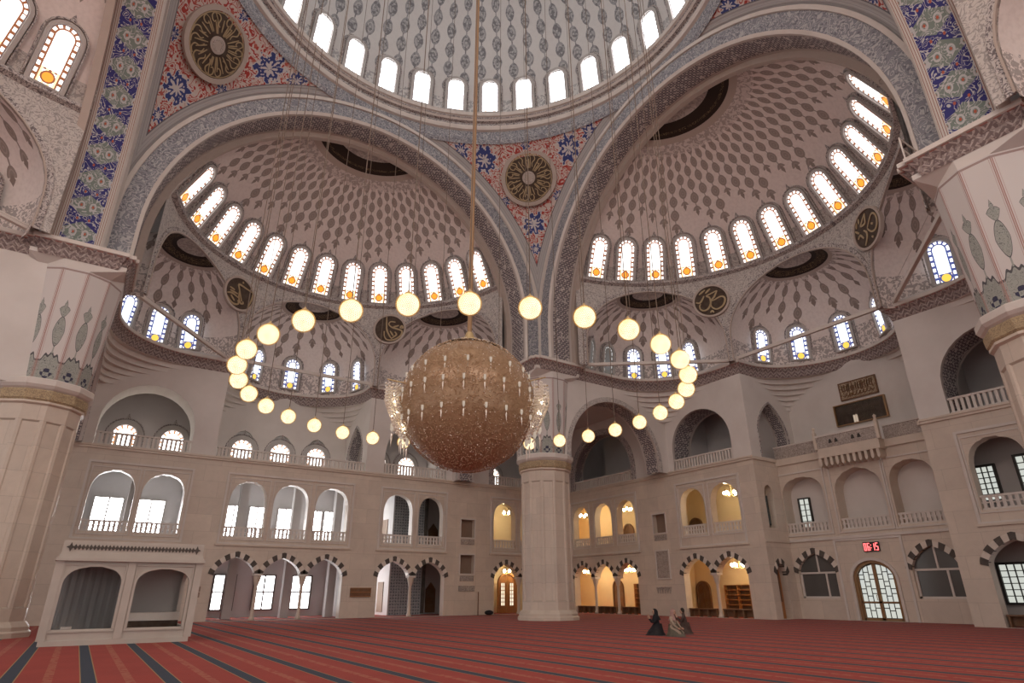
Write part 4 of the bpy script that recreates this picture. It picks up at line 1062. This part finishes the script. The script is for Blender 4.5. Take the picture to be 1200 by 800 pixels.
# east recess contents
def arch_window(P, inward, op, label, gl):
    WN[0] += 1; o = empty('window_%d' % WN[0], mw=look(P, inward)); struct(o, label)
    pts = outline(op, 12); pts = [(u, z) for u, z in pts]
    f = lambda u, z, q: (u, q, z); hw = op['u1']
    mb = MB()
    for a, b in (((-hw, -.06, op['z0']), (hw, .02, op['z0']+.1)), ((-hw, -.06, 2.36), (hw, .02, 2.46)), ((-hw, -.06, op['z0']), (-hw+.1, .02, 2.4)), ((hw-.1, -.06, op['z0']), (hw, .02, 2.4)), ((.35*hw, -.05, op['z0']), (.35*hw+.1, .02, 2.4)), ((0, -.05, 2.4), (.09, .02, op['z1']))): mb.box(a, b)
    mb.build('frame', 'white_stone', o)
    mk('pane', [(u, 0, z) for u, z in pts], [tuple(range(len(pts)))], gl, o)
    return o
for o_, nm in zip(l1r, ('north', 'south')):
    c = (o_['u0']+o_['u1'])/2; q = dict(o_); q['u0'] -= c; q['u1'] -= c; q['u0'], q['u1'] = -q['u1'], -q['u0']
    arch_window((DE+.2, c, 0), (-1, 0, 0), q, 'arched dark glass window on the %s side of the portal' % nm, 'dark_glass')
# portal door
d2 = empty('door_2', mw=look((DE+.2, .25, 0), (-1, 0, 0))); struct(d2, 'arched bronze double door with bright leaded glass panes')
op = op_(0, 1.12, 0, 2.0, 2.95, 'round'); mb = MB(); f = lambda u, z, q: (u, q, z)
frame_ring(mb, f, op_(0, .98, 0, 2.0, 2.8, 'round'), .16, .1, -.16, 18); mb.build('door_frame', 'bronze', d2)
for s in (-1, 1):
    lf = MB(); x0, x1 = (.0, .98) if s > 0 else (-.98, .0)
    for a, b in ((x0, x0+.07), (x1-.09, x1)): 
        top = 2.0+.78*sqrt(max(0, 1-((a+b)/2/.98)**2)); lf.box((a, -.06, 0), (b, .04, top))
    lf.box((x0, -.06, 0), (x1, .04, .14)); lf.box((x0, -.06, .86), (x1, .04, .94))
    leaf = lf.build('door_leaf', 'bronze', d2)
    mb = MB(); rows = [.14, .5, .86, 1.2, 1.55, 1.9, 2.25, 2.75]; cols = [x0+.07+(x1-.09-x0-.07)*i/3 for i in range(4)]
    tp = lambda x: 2.0+.76*sqrt(max(0, 1-(x/.99)**2))
    for i in range(3):
        for j in range(7):
            a, b = cols[i], cols[i+1]; sh_ = .12*((i+j) % 2)
            z0, z1 = rows[j]+(sh_ if j not in (0, 2) else 0), rows[j+1]+(.12*((i+j+1) % 2) if j+1 not in (2, 0) else 0)
            za, zb = min(z1, tp(a)), min(z1, tp(b))
            if min(za, zb) <= z0+.03: continue
            mk('pane', [(a+.025, 0, z0+.022), (b-.025, 0, z0+.022), (b-.025, 0, zb-.022), (a+.025, 0, za-.022)], [(0, 1, 2, 3)], 'day_soft', leaf)
    mk('leading', [(x0, .01, 0), (x1, .01, 0), (x1, .01, tp(x1)), (x0, .01, tp(x0))] if True else [], [(0, 1, 2, 3)], 'dark_metal', leaf)
    MB().tube([(s*.10, -.07, 1.0), (s*.10, -.14, 1.02), (s*.10, -.14, 1.25), (s*.10, -.07, 1.27)], .018).build('handle', 'gold', leaf)
# red time display
sg = empty('time_display', mw=look((DE-.06, .02, 3.38), (-1, 0, 0))); tag(sg, 'small red digital time display above the bronze portal', 'display')
MB().box((-.42, -.04, 0), (.42, .04, .48)).build('housing', 'dark_metal', sg)
SEG = {'0': 'abcdef', '6': 'acdefg', '1': 'bc', '5': 'acdfg'}
mb = MB()
for i, ch in enumerate(('0', '6', '1', '5')):
    x = -.37+.185*i+(.06 if i > 1 else 0); w, h, t_ = .13, .17, .036
    B = {'a': (0, 2*h, w, t_), 'g': (0, h, w, t_), 'd': (0, 0, w, t_), 'f': (0, h, t_, h), 'b': (w-t_, h, t_, h), 'e': (0, 0, t_, h), 'c': (w-t_, 0, t_, h)}
    for s_ in SEG[ch]: bx, bz, bw, bh = B[s_]; mb.box((x+bx, -.06, .05+bz), (x+bx+bw, -.04, .05+bz+bh))
for z in (.16, .3): mb.box((-.015, -.06, z), (.02, -.04, z+.04))
mb.build('digits', 'led', sg)
rect_window((DE+.84, 3.85, 5.0), (-1, 0, 0), .62, 1.6, 'narrow leaded window within the northern blind niche', 2, 5, 'day_soft', 'dark_metal', .03, .07)
rect_window((23.5, RU+.46, 5.15), (0, -1, 0), .5, 1.6, 'slender leaded window in the side of the east recess', 2, 5, 'day_soft', 'dark_metal', .03, .06)
MB_d = MB().box((23.04, RU+.44, 0), (23.96, RU+.5, 3.2)).build('door_3', 'orange_wood'); struct(MB_d, 'narrow orange wooden door in the side of the east recess')
MB().box((23.2, RU+.40, .9), (23.8, RU+.45, 2.6)).build('panel', 'wood', MB_d)
# upper east recess: script panel and long box window
pn = empty('script_panel', mw=look((27.16, -.02, 12.35), (-1, 0, 0))); tag(pn, 'gilded rectangular script panel high on the east recess wall', 'panel')
MB().box((-1.1, -.05, 0), (1.1, .05, 1.05)).build('board', 'gold_script', pn)
mb = MB()
for a, b in (((-1.14, -.08, -.04), (1.14, .05, .03)), ((-1.14, -.08, 1.02), (1.14, .05, 1.09)), ((-1.14, -.08, 0), (-1.07, .05, 1.05)), ((1.07, -.08, 0), (1.14, .05, 1.05))): mb.box(a, b)
mb.build('frame', 'wood', pn)
rs = random.Random(5); st = []
for k in range(14): x = -.95+k*.14; st.append([(x, .62+rs.uniform(-.1, .1)), (x+.05, .75+rs.uniform(0, .2)), (x+.02, .55), (x+.12, .5+rs.uniform(-.05, .1))])
for k in range(9): x = -.95+k*.21; st.append([(x, .3+rs.uniform(-.1, .1)), (x+.1, .16), (x+.2, .26), (x+.25, .42+rs.uniform(-.1, .06))])
for x in (-.6, -.52, -.3, .2, .28, .62): st.append([(x, .4), (x+.01, .95)])
ribbons(st, .022, -.05).build('lettering', 'wood', pn)
M['dark_brown'] = plain('dark_brown_backing', (.06, .04, .03), .7, .3, 3)
bx = empty('box_window', mw=look((27.16, .13, 10.85), (-1, 0, 0))); tag(bx, 'long dark glazed opening under the gilded script panel', 'window')
MB().box((-1.5, .0, 0), (1.5, .05, 1.2)).build('back', 'dark_brown', bx)
mb = MB()
for a, b in (((-1.55, -.14, -.06), (1.55, .05, 0)), ((-1.55, -.14, 1.2), (1.55, .05, 1.26)), ((-1.55, -.14, 0), (-1.48, .05, 1.2)), ((1.46, -.14, 0), (1.55, .05, 1.2))): mb.box(a, b)
mb.build('frame', 'bronze', bx)
MB().box((-1.48, -.10, 0), (1.46, -.09, 1.2)).build('pane', 'glass', bx)
for i, x in enumerate((-.42, -.28)): tag(MB().lathe([(.05, 0), (.06, .05), (.06, .42), (.03, .46)], 10).build('lantern_tube', 'cup', None, True, look((27.11, .13-x, 10.87), (-1, 0, 0))), '%s white lamp tube inside the dark glazed opening' % ('first' if i else 'second'), 'lamp')
# south part of the east wall
ds = MB().box((W+2.0, -12.5, 0), (W+2.2, -5.2, 9)).box((W+.5, -12.5, 4.1), (W+3.5, -5.2, 4.3)).box((W+.5, -5.3, 0), (W+3.5, -5.1, 9)).box((W+.5, -12.5, 8.7), (W+3.5, -5.2, 8.9)).build('wall_gallery_south', 'grey_plaster'); struct(ds, 'dim rooms behind the southern part of the east wall')
rect_window((W+1.96, -6.15, .95), (-1, 0, 0), 1.15, 1.55, 'dark framed leaded window inside the striped arch by the pier', 4, 6, 'day_soft', 'dark_metal', .035)
rect_window((W+1.96, -6.0, 5.3), (-1, 0, 0), .95, 1.5, 'leaded window upstairs behind the pierced railing by the pier', 4, 6, 'day_soft', 'dark_metal', .035)
rect_window((W+1.96, -8.0, 5.3), (-1, 0, 0), 1.15, 1.75, 'second leaded window upstairs near the pier', 4, 6, 'day_soft', 'dark_metal', .035)

M['teal_glass'] = clear_glass('pale_blue_glass', (.62, .80, .88), .5)
rect_window((24.3, 11.37, 9.6), (0, -1, 0), .8, 1.15, 'pale blue window within the near upper arch of the east wall', 2, 2, 'teal_glass', 'grey_plaster', .05, .06)
# ------------------------------------------------------------------ kiosk
kx0, kx1, ky0, ky1 = -10.5, -6.65, 6.3, 9.2
k = empty('preacher_kiosk', ((kx0+kx1)/2, ky0, 0)); tag(k, 'white stone kiosk with two glazed arches, standing by the north-west pier', 'kiosk')
hw = (kx1-kx0)/2; dpt = ky1-ky0
fk = lambda u, z, o: (u, o, z)
ko = [op_(-.98, .76, .44, 1.72, 2.2, 'bursa', depth=.14), op_(.95, .76, .44, 1.72, 2.16, 'bursa', depth=.14)]
strip_wall('front_panel', fk, -hw, hw, 0, 2.36, ko, 'kiosk_stone', k, .14, 1)
for s in (-1, 1):
    o1 = [op_(1.45, 1.0, .44, 1.72, 2.2, 'bursa', depth=.12)]
    strip_wall('side_panel', lambda u, z, o, s=s: (s*(hw-o), u, z), 0, dpt, 0, 2.36, o1, 'kiosk_stone', k, .12, 1)
MB().box((-hw, dpt-.1, 0), (hw, dpt, 2.36)).build('back_panel', 'grey_plaster', k)
MB().box((-hw-.05, -.05, 0), (hw+.05, dpt, .14)).build('plinth', 'kiosk_stone', k)
for x in (-hw, -.02, hw): MB().box((x-.11, -.06, .14), (x+.11, .03, 2.36)).build('post', 'kiosk_stone', k)
mb = MB()
for o_ in ko: rect_frame(mb, fk, o_['u0']-.04, o_['u1']+.04, .40, 2.24, .04, -.04)
mb.build('frame', 'kiosk_stone', k)
MB().box((-hw-.14, -.16, 2.36), (hw+.14, dpt+.1, 2.46)).box((-hw-.08, -.1, 2.46), (hw+.08, dpt+.05, 2.56)).build('cornice', 'kiosk_stone', k)
MB().box((-hw-.04, -.05, 2.56), (hw+.04, .07, 2.96)).box((-hw-.04, .07, 2.56), (-hw+.06, dpt, 2.96)).box((hw-.06, .07, 2.56), (hw+.04, dpt, 2.96)).build('parapet', 'kiosk_stone', k)
mb = MB()
for i in range(34):
    x = -hw+.28+i*(2*hw-.56)/33; mb.prism([(x-.055, 2.76), (x, 2.67), (x+.055, 2.76), (x, 2.85)], -.07, -.04, lambda a, b, c: (a, c, b))
stuff(mb.build('carved_strip', 'dark_stone', k))
for x in (-hw+.16, hw-.16): MB().prism([(x-.12, 2.76), (x-.04, 2.72), (x, 2.62), (x+.04, 2.72), (x+.12, 2.76), (x+.04, 2.80), (x, 2.9), (x-.04, 2.80)], -.075, -.04, lambda a, b, c: (a, c, b)).build('rosette', 'dark_stone', k)
for o_ in ko: 
    pts = outline(o_, 12); mk('pane', [(u, .08, z) for u, z in pts], [tuple(range(len(pts)))], 'glass', k)
    mb = MB(); frame_ring(mb, fk, o_, .06, .02, -.05); mb.build('moulding', 'kiosk_stone', k)
MB().box((-hw+.1, dpt-1.2, .2), (-.1, dpt-1.15, 2.3)).build('curtain', 'grey_cloth', k) if 'grey_cloth' in M else None
M['grey_cloth'] = plain('grey_curtain_cloth', (.20, .195, .195), .9, .2, 3)
mb = MB(); n = 26
V = []; F = []
for i in range(n+1):
    x = -hw+.1+(hw-.2)*i/n
    for z in (.2, 2.25): V.append((x, 1.5+.018*sin(i*1.9), z))
F = [(2*i, 2*i+2, 2*i+3, 2*i+1) for i in range(n)]
mk('curtain', V, F, 'grey_cloth', k)
st_ = empty('covered_bench', (-7.6, 7.6, 0)); tag(st_, 'low bench with white fringed cover inside the kiosk', 'bench')
MB().box((-.75, -.3, .14), (.75, .3, .62)).build('seat', 'dark_velvet' if 'dark_velvet' in M else 'brown_disc', st_); MB().box((-.77, -.33, .6), (.77, .33, .84)).build('cover', 'white_stone', st_)
bx_ = empty('small_white_box', (-9.95, 6.75, 0.14)); tag(bx_, 'small white box with a dark opening on the kiosk floor', 'box')
MB().box((-.14, -.1, 0), (.14, .1, .36)).build('case', 'white_stone', bx_); MB().box((-.08, -.115, .12), (.08, -.1, .28)).build('slot', 'dark_metal', bx_)
so = empty('wall_speaker', (-6.58, 6.32, 1.3)); tag(so, 'small dark wall box fixed beside the kiosk arch', 'box')
MB().box((-.09, -.06, 0), (.09, .05, .16)).build('case', 'niche', so); MB().box((-.09, -.06, .18), (.09, .05, .34)).build('upper_case', 'niche', so)
MB().box((-.02, .05, 0), (.02, .14, .3)).build('bracket', 'dark_metal', so)
pq = empty('wooden_plaque', mw=look((5.1, W-.06, 1.25), (0, -1, 0))); tag(pq, 'brown wooden plaque on the north wall between two arcades', 'plaque')
MB().box((-.68, -.05, 0), (.68, .03, .5)).build('board', 'wood', pq)
mb = MB()
for z in (-.02, .24, .48): mb.box((-.7, -.07, z), (.7, -.04, z+.03))
mb.build('strip', 'orange_wood', pq)
wl = empty('folded_bag', (14.4, 21.9, 0)); tag(wl, 'small dark heap and stick leaning on the north wall near the corner', 'bag')
MB().sphere((0, 0, .16), .32, 10, 6, .5).build('bundle', 'black', wl, True); MB().tube([(-.75, .25, 0), (-.62, .45, 1.5)], .035).build('stick', 'wood', wl)

# ------------------------------------------------------------------ ring of globe lamps and the great chandelier
gl_me = MB().sphere((0, 0, 0), .262, 20, 14).data('glow', 'globe', True)
bmn = bmesh.new(); bmesh.ops.create_icosphere(bmn, subdivisions=4, radius=.292)
netm = MB()
for e in bmn.edges:
    a, b = e.verts[0].co, e.verts[1].co; m = (a+b)/2; t = (b-a).normalized(); s = t.cross(m.normalized())*.0036
    netm.add([a-s, a+s, b+s, b-s], [(0, 1, 2, 3)])
bmn.free(); net_me = netm.data('net', 'gold_net') if 'gold_net' in M else None
M['gold_net'] = plain('golden_net', (.60, .36, .10), .5, .2, 9)
net_me = netm.data('net', 'gold_net')
cap_me = MB().lathe([(.10, .262), (.09, .30), (.04, .33), (.02, .38)], 12).data('cap', 'gold')
RL, ZLM = 7.3996, 7.6662
zt = DZ+sqrt(R0*R0-RL*RL)-ZLM-.3
cord_me = MB().tube([(0, 0, .36), (0, 0, zt)], .014, 5).data('cord', 'cord')
for i in range(32):
    t = radians(-153.137)+2*pi*i/32
    o = empty('globe_lamp', (RL*cos(t), RL*sin(t), ZLM))
    front = cos(t-radians(236))
    tag(o, 'lit golden globe lamp, %s clockwise round the ring from the south-west' % ORD[(32-i) % 32] if False else 'lit golden globe lamp, %s of the hanging ring counted from its western edge' % ORD[i], 'lamp', 'globe lamps hanging in a ring')
    ob('glow', gl_me, o); ob('net', net_me, o); ob('cap', cap_me, o); ob('cord', cord_me, o)
ZCH, RCH = 7.42, 2.30
ch = empty('great_chandelier', (0, 0, ZCH)); tag(ch, 'huge amber crystal ball chandelier hanging in the hall centre', 'chandelier')
MB().sphere((0, 0, 0), RCH*.975, 48, 32).build('ball', 'crystal', ch, True)
MB().lathe([(RCH*sin(radians(a))*1.004, RCH*cos(radians(a))*1.004) for a in (3, 10, 18, 26, 30)], 40, cap=False).build('crown_cap', 'crystal', ch, True)
rnd = random.Random(11); V = []; F = []
M['crystal_cap'] = plain('frosted_amber_glass', (.42, .27, .18), .35, .3, 3, .5, .3)
def bead(c, r, e=None):
    n = len(V); c = Vector(c); nrm = c.normalized(); a = nrm.orthogonal().normalized(); b = nrm.cross(a); q = rnd.uniform(0, 1.5); a, b = a*cos(q)+b*sin(q), b*cos(q)-a*sin(q)
    V.extend([tuple(c+a*r), tuple(c+b*r), tuple(c-a*r), tuple(c-b*r), tuple(c+nrm*r*1.1)]); F.extend([(n, n+1, n+4), (n+1, n+2, n+4), (n+2, n+3, n+4), (n+3, n, n+4)])
N = 13000
for i in range(N):
    z = rnd.uniform(-1, .9); r = sqrt(1-z*z); a = rnd.uniform(0, 2*pi)
    if z > .87: continue
    bead((RCH*r*cos(a), RCH*r*sin(a), RCH*z), rnd.uniform(.014, .028))
stuff(mk('crystal_beads', V, F, 'crystal', ch))
V, F = [], []
for i in range(900):
    z = rnd.uniform(-.95, .93); a = rnd.uniform(0, 2*pi); r = sqrt(1-z*z); bead((RCH*1.012*r*cos(a), RCH*1.012*r*sin(a), RCH*1.012*z), rnd.uniform(.012, .024))
stuff(mk('bright_beads', V, F, 'clear_crystal', ch))
M['bulb_soft'] = clear_glass('soft_candle_bulb', (1., .86, .62), 4.)
cup_me = MB().lathe([(.015, -.09), (.04, -.04), (.045, .08), (.035, .09)], 8).data('candle_cup', 'cup', True)
drop_me = MB().add([(.03, 0, -.2), (0, .03, -.2), (-.03, 0, -.2), (0, -.03, -.2), (0, 0, -.12), (0, 0, -.45)], [(0, 1, 4), (1, 2, 4), (2, 3, 4), (3, 0, 4), (1, 0, 5), (2, 1, 5), (3, 2, 5), (0, 3, 5)]).data('drop', 'clear_crystal')
for zf, n, off in ((.40, 18, 0), (.10, 22, .5), (-.28, 20, .2)):
    for i in range(n):
        a = 2*pi*(i+off)/n; r = RCH*sqrt(1-zf*zf)*1.015
        c = ob('candle_cup', cup_me, ch, Matrix.Translation((r*cos(a), r*sin(a), RCH*zf))); ob('crystal_drop', drop_me, c)
# clusters of crystal strings on arms beside the ball
def cluster(ang, rows):
    V.clear(); F.clear()
    for k in range(rows):
        a = ang+rnd.uniform(-.30, .30); r = RCH+rnd.uniform(.05, .52); z = rnd.uniform(-.1, .72) if r < RCH+.35 else rnd.uniform(-.2, .62)
        n = rnd.randint(6, 13)
        for q in range(n):
            zz = z-q*.115; rr = r-max(0, -zz)*.42 if True else r
            if zz < -1.75: break
            c = Vector((rr*cos(a), rr*sin(a), zz)); m = len(V); s = .046
            V.extend([(c.x+s, c.y, c.z), (c.x, c.y+s, c.z), (c.x-s, c.y, c.z), (c.x, c.y-s, c.z), (c.x, c.y, c.z+.05), (c.x, c.y, c.z-.05)])
            F.extend([(m, m+1, m+4), (m+1, m+2, m+4), (m+2, m+3, m+4), (m+3, m, m+4), (m+1, m, m+5), (m+2, m+1, m+5), (m+3, m+2, m+5), (m, m+3, m+5)])
    stuff(mk('crystal_strings', V, F, 'clear_crystal', ch))
    mb = MB()
    for zz, a0 in ((.7, -.3), (.68, 0), (.66, .3), (.2, -.15), (.2, .2)): mb.tube([(RCH*.9*cos(ang+a0), RCH*.9*sin(ang+a0), zz-.1), ((RCH+.5)*cos(ang+a0), (RCH+.5)*sin(ang+a0), zz)], .025, 5)
    mb.build('arm', 'gold', ch)
glow_me = MB().sphere((0, 0, 0), .05, 8, 6).data('candle_bulb', 'bulb_soft', True)
rightang = YAW-pi/2
cluster(rightang+pi, 120); cluster(rightang, 80)
for ang, nb_ in ((rightang+pi, 16), (rightang, 9)):
    for j in range(nb_):
        a = ang+rnd.uniform(-.26, .26); zz = rnd.uniform(-.9, .5); r = RCH+rnd.uniform(.1, .4)-max(0, -zz)*.35; ob('candle_bulb', glow_me, ch, Matrix.Translation((r*cos(a), r*sin(a), zz)))
for ang in (rightang+pi-.1, rightang+.12):
    for j in range(5):
        r = RCH+.30-.14*j; a = ang+rnd.uniform(-.25, .25); c = ob('candle_cup', cup_me, ch, Matrix.Translation((r*cos(a), r*sin(a), -.75-.13*j)) @ Matrix.Scale(1.5, 4)); ob('crystal_drop', drop_me, c)
MB().tube([(0, 0, RCH*.97), (0, 0, DZ+R0-ZCH-.1)], .085, 8).build('main_rope', 'rope', ch)
MB().lathe([(.45, RCH*.97-.02), (.4, RCH+.08), (.2, RCH+.15), (.12, RCH+.4)], 20).build('top_cap', 'gold', ch)

hr = MB()
for z in (15.7, 16.2): hr.tube([(10.95, -11.05, z), (12.6, -11.05, z), (14.2, -11.05, z)], .03)
for x in (10.95, 12.6, 14.2): hr.tube([(x, -11.05, 15.1), (x, -11.05, 16.2)], .03)
tag(hr.build('handrail', 'white_stone'), 'thin white handrail on top of the south-east pier cornice', 'handrail')
# ------------------------------------------------------------------ kneeling people
def person(loc, rot, cloth, scarf, skin, label, raised=True, hair=None):
    o = empty('person', loc); o.rotation_euler = (0, 0, rot); o.scale = (.80, .74, .90); tag(o, label, 'person', 'people kneeling on the carpet')
    P = {}; E_ = []; R = {}
    def j(n, p, r, par=None): P[n] = p; R[n] = r; (E_.append((par, n)) if par else None)
    j('pel', (0, 0, .27), .17); j('bel', (.03, 0, .42), .15, 'pel'); j('che', (.05, 0, .58), .155, 'bel'); j('nec', (.06, 0, .72), .065, 'che'); j('hea', (.09, 0, .82), .09, 'nec'); j('top', (.09, 0, .90), .075, 'hea')
    for s in (1, -1):
        q = str(s)
        j('hip'+q, (.06, .11*s, .22), .13, 'pel'); j('kne'+q, (.46, .15*s, .10), .085, 'hip'+q); j('shn'+q, (.12, .14*s, .06), .07, 'kne'+q); j('foo'+q, (-.2, .10*s, .05), .045, 'shn'+q)
        j('sho'+q, (.05, .17*s, .63), .075, 'che'); 
        if raised: e, h, f = (.20, .22*s, .44), (.36, .12*s, .60), (.41, .10*s, .70)
        else: e, h, f = (.16, .24*s, .42), (.34, .16*s, .28), (.42, .14*s, .25)
        j('elb'+q, e, .05, 'sho'+q); j('wri'+q, h, .032, 'elb'+q)
    names = list(P); idx = {n: i for i, n in enumerate(names)}
    me = bpy.data.meshes.new('body'); me.from_pydata([P[n] for n in names], [(idx[a], idx[b]) for a, b in E_], [])
    b = bpy.data.objects.new('body', me); COL.objects.link(b)
    sk = b.modifiers.new('skin', 'SKIN'); sk.use_smooth_shade = True
    for n in names: v = me.skin_vertices[0].data[idx[n]]; v.radius = (R[n], R[n]); v.use_root = n == 'pel'
    sb = b.modifiers.new('sub', 'SUBSURF'); sb.levels = sb.render_levels = 1
    dg = bpy.context.evaluated_depsgraph_get(); nm = bpy.data.meshes.new_from_object(b.evaluated_get(dg)); b.modifiers.clear(); b.data = nm
    nm.materials.clear(); nm.materials.append(M[cloth]); b.parent = o
    hd = MB().sphere((.115, 0, .84), .088, 12, 9, 1.22); hd.add([(.205, -.012, .82), (.205, .012, .82), (.225, 0, .825), (.2, 0, .865)], [(0, 1, 2), (0, 2, 3), (1, 3, 2)])
    h = hd.build('head', skin, o, True)
    for s in (1, -1): MB().sphere((.193, .032*s, .862), .011, 6, 4).build('eye', 'black', h)
    MB().box((.196, -.022, .785), (.202, .022, .793)).build('mouth', 'niche', h)
    if scarf:
        V = []; F = []; n = 14
        for i, (r, z, fx) in enumerate(((.02, .965, .09), (.085, .94, .085), (.112, .87, .07), (.112, .80, .065), (.115, .72, .06), (.17, .62, .05), (.2, .55, .05))):
            for k_ in range(n):
                a = radians(48 if 1 < i < 4 else 20 if i >= 4 else 0)+ (2*pi-2*radians(48 if 1 < i < 4 else 20 if i >= 4 else 0))*k_/(n-1); V.append((fx+r*cos(a), r*sin(a), z))
        for i in range(6):
            for k_ in range(n-1): F.append((i*n+k_, i*n+k_+1, (i+1)*n+k_+1, (i+1)*n+k_))
        mk('headscarf', V, F, scarf, o, None, True)
    if hair: MB().sphere((.085, 0, .87), .098, 12, 8, 1.12).build('hair', hair, o, True)
    for s in (1, -1):
        w = Vector(P['wri%d' % s]); d = Vector((.35, -.1*s, .94)).normalized() if raised else Vector((.95, -.1*s, -.2)).normalized(); sd = Vector((0, 1, 0))
        hm = MB(); hm.tube([w, w+d*.05, w+d*.10], [.026, .04, .036], 8)
        for q in range(4):
            b0 = w+d*.095+sd*(-.03+.02*q); l = (.065, .08, .075, .055)[q]; hm.tube([b0, b0+d*l*.55+Vector((-.006, 0, 0)), b0+d*l+Vector((-.02, 0, 0))], [.010, .009, .006], 6)
        b0 = w+d*.03+sd*(.035*s*-1); hm.tube([b0, b0+d*.04+sd*(-.03*s), b0+d*.075+sd*(-.035*s)], [.012, .010, .007], 6)
        hm.build('hand', skin, o, True)
    V = []; F = []; n = 20                                  # skirt spreading on the carpet
    for (r, z, cx, st) in ((.19, .42, .02, 1.), (.25, .28, .06, 1.05), (.33, .12, .12, 1.1), (.40, .0, .13, 1.15)):
        for k_ in range(n): a = 2*pi*k_/n; V.append((cx+r*st*cos(a), r*.82*sin(a)*(1+.05*sin(5*a)), z))
    for i in range(3):
        for k_ in range(n): F.append((i*n+k_, i*n+(k_+1) % n, (i+1)*n+(k_+1) % n, (i+1)*n+k_))
    mk('skirt', V, F, cloth if cloth != 'beige_cloth' else 'olive_cloth', o, None, True)
    return o
M['skin'] = plain('skin', (.50, .30, .21), .6, .1, 3)
M['beige_cloth'] = plain('beige_floral_cloth', (.42, .32, .24), .9, .6, 6); M['olive_cloth'] = plain('dark_patterned_cloth', (.10, .085, .06), .9, .5, 6)
M['brown_cloth'] = plain('dark_brown_cloth', (.06, .035, .03), .9, .3, 5); M['pink_cloth'] = plain('pink_headscarf', (.40, .24, .21), .9, .3, 5); M['hair'] = plain('dark_hair', (.015, .01, .008), .7, .2, 9)
ld = atan2(rt.y, rt.x)+pi
person((7.66, -.62, 0), ld, 'black', 'black', 'skin', 'kneeling person in black robe and headscarf with raised hands')
person((7.75, -1.22, 0), ld+2.4, 'beige_cloth', 'pink_cloth', 'skin', 'kneeling person in beige patterned clothes and pale headscarf', False)
person((9.1, -.62, 0), ld-.3, 'brown_cloth', None, 'skin', 'kneeling person in dark brown with uncovered dark hair', True, 'hair')
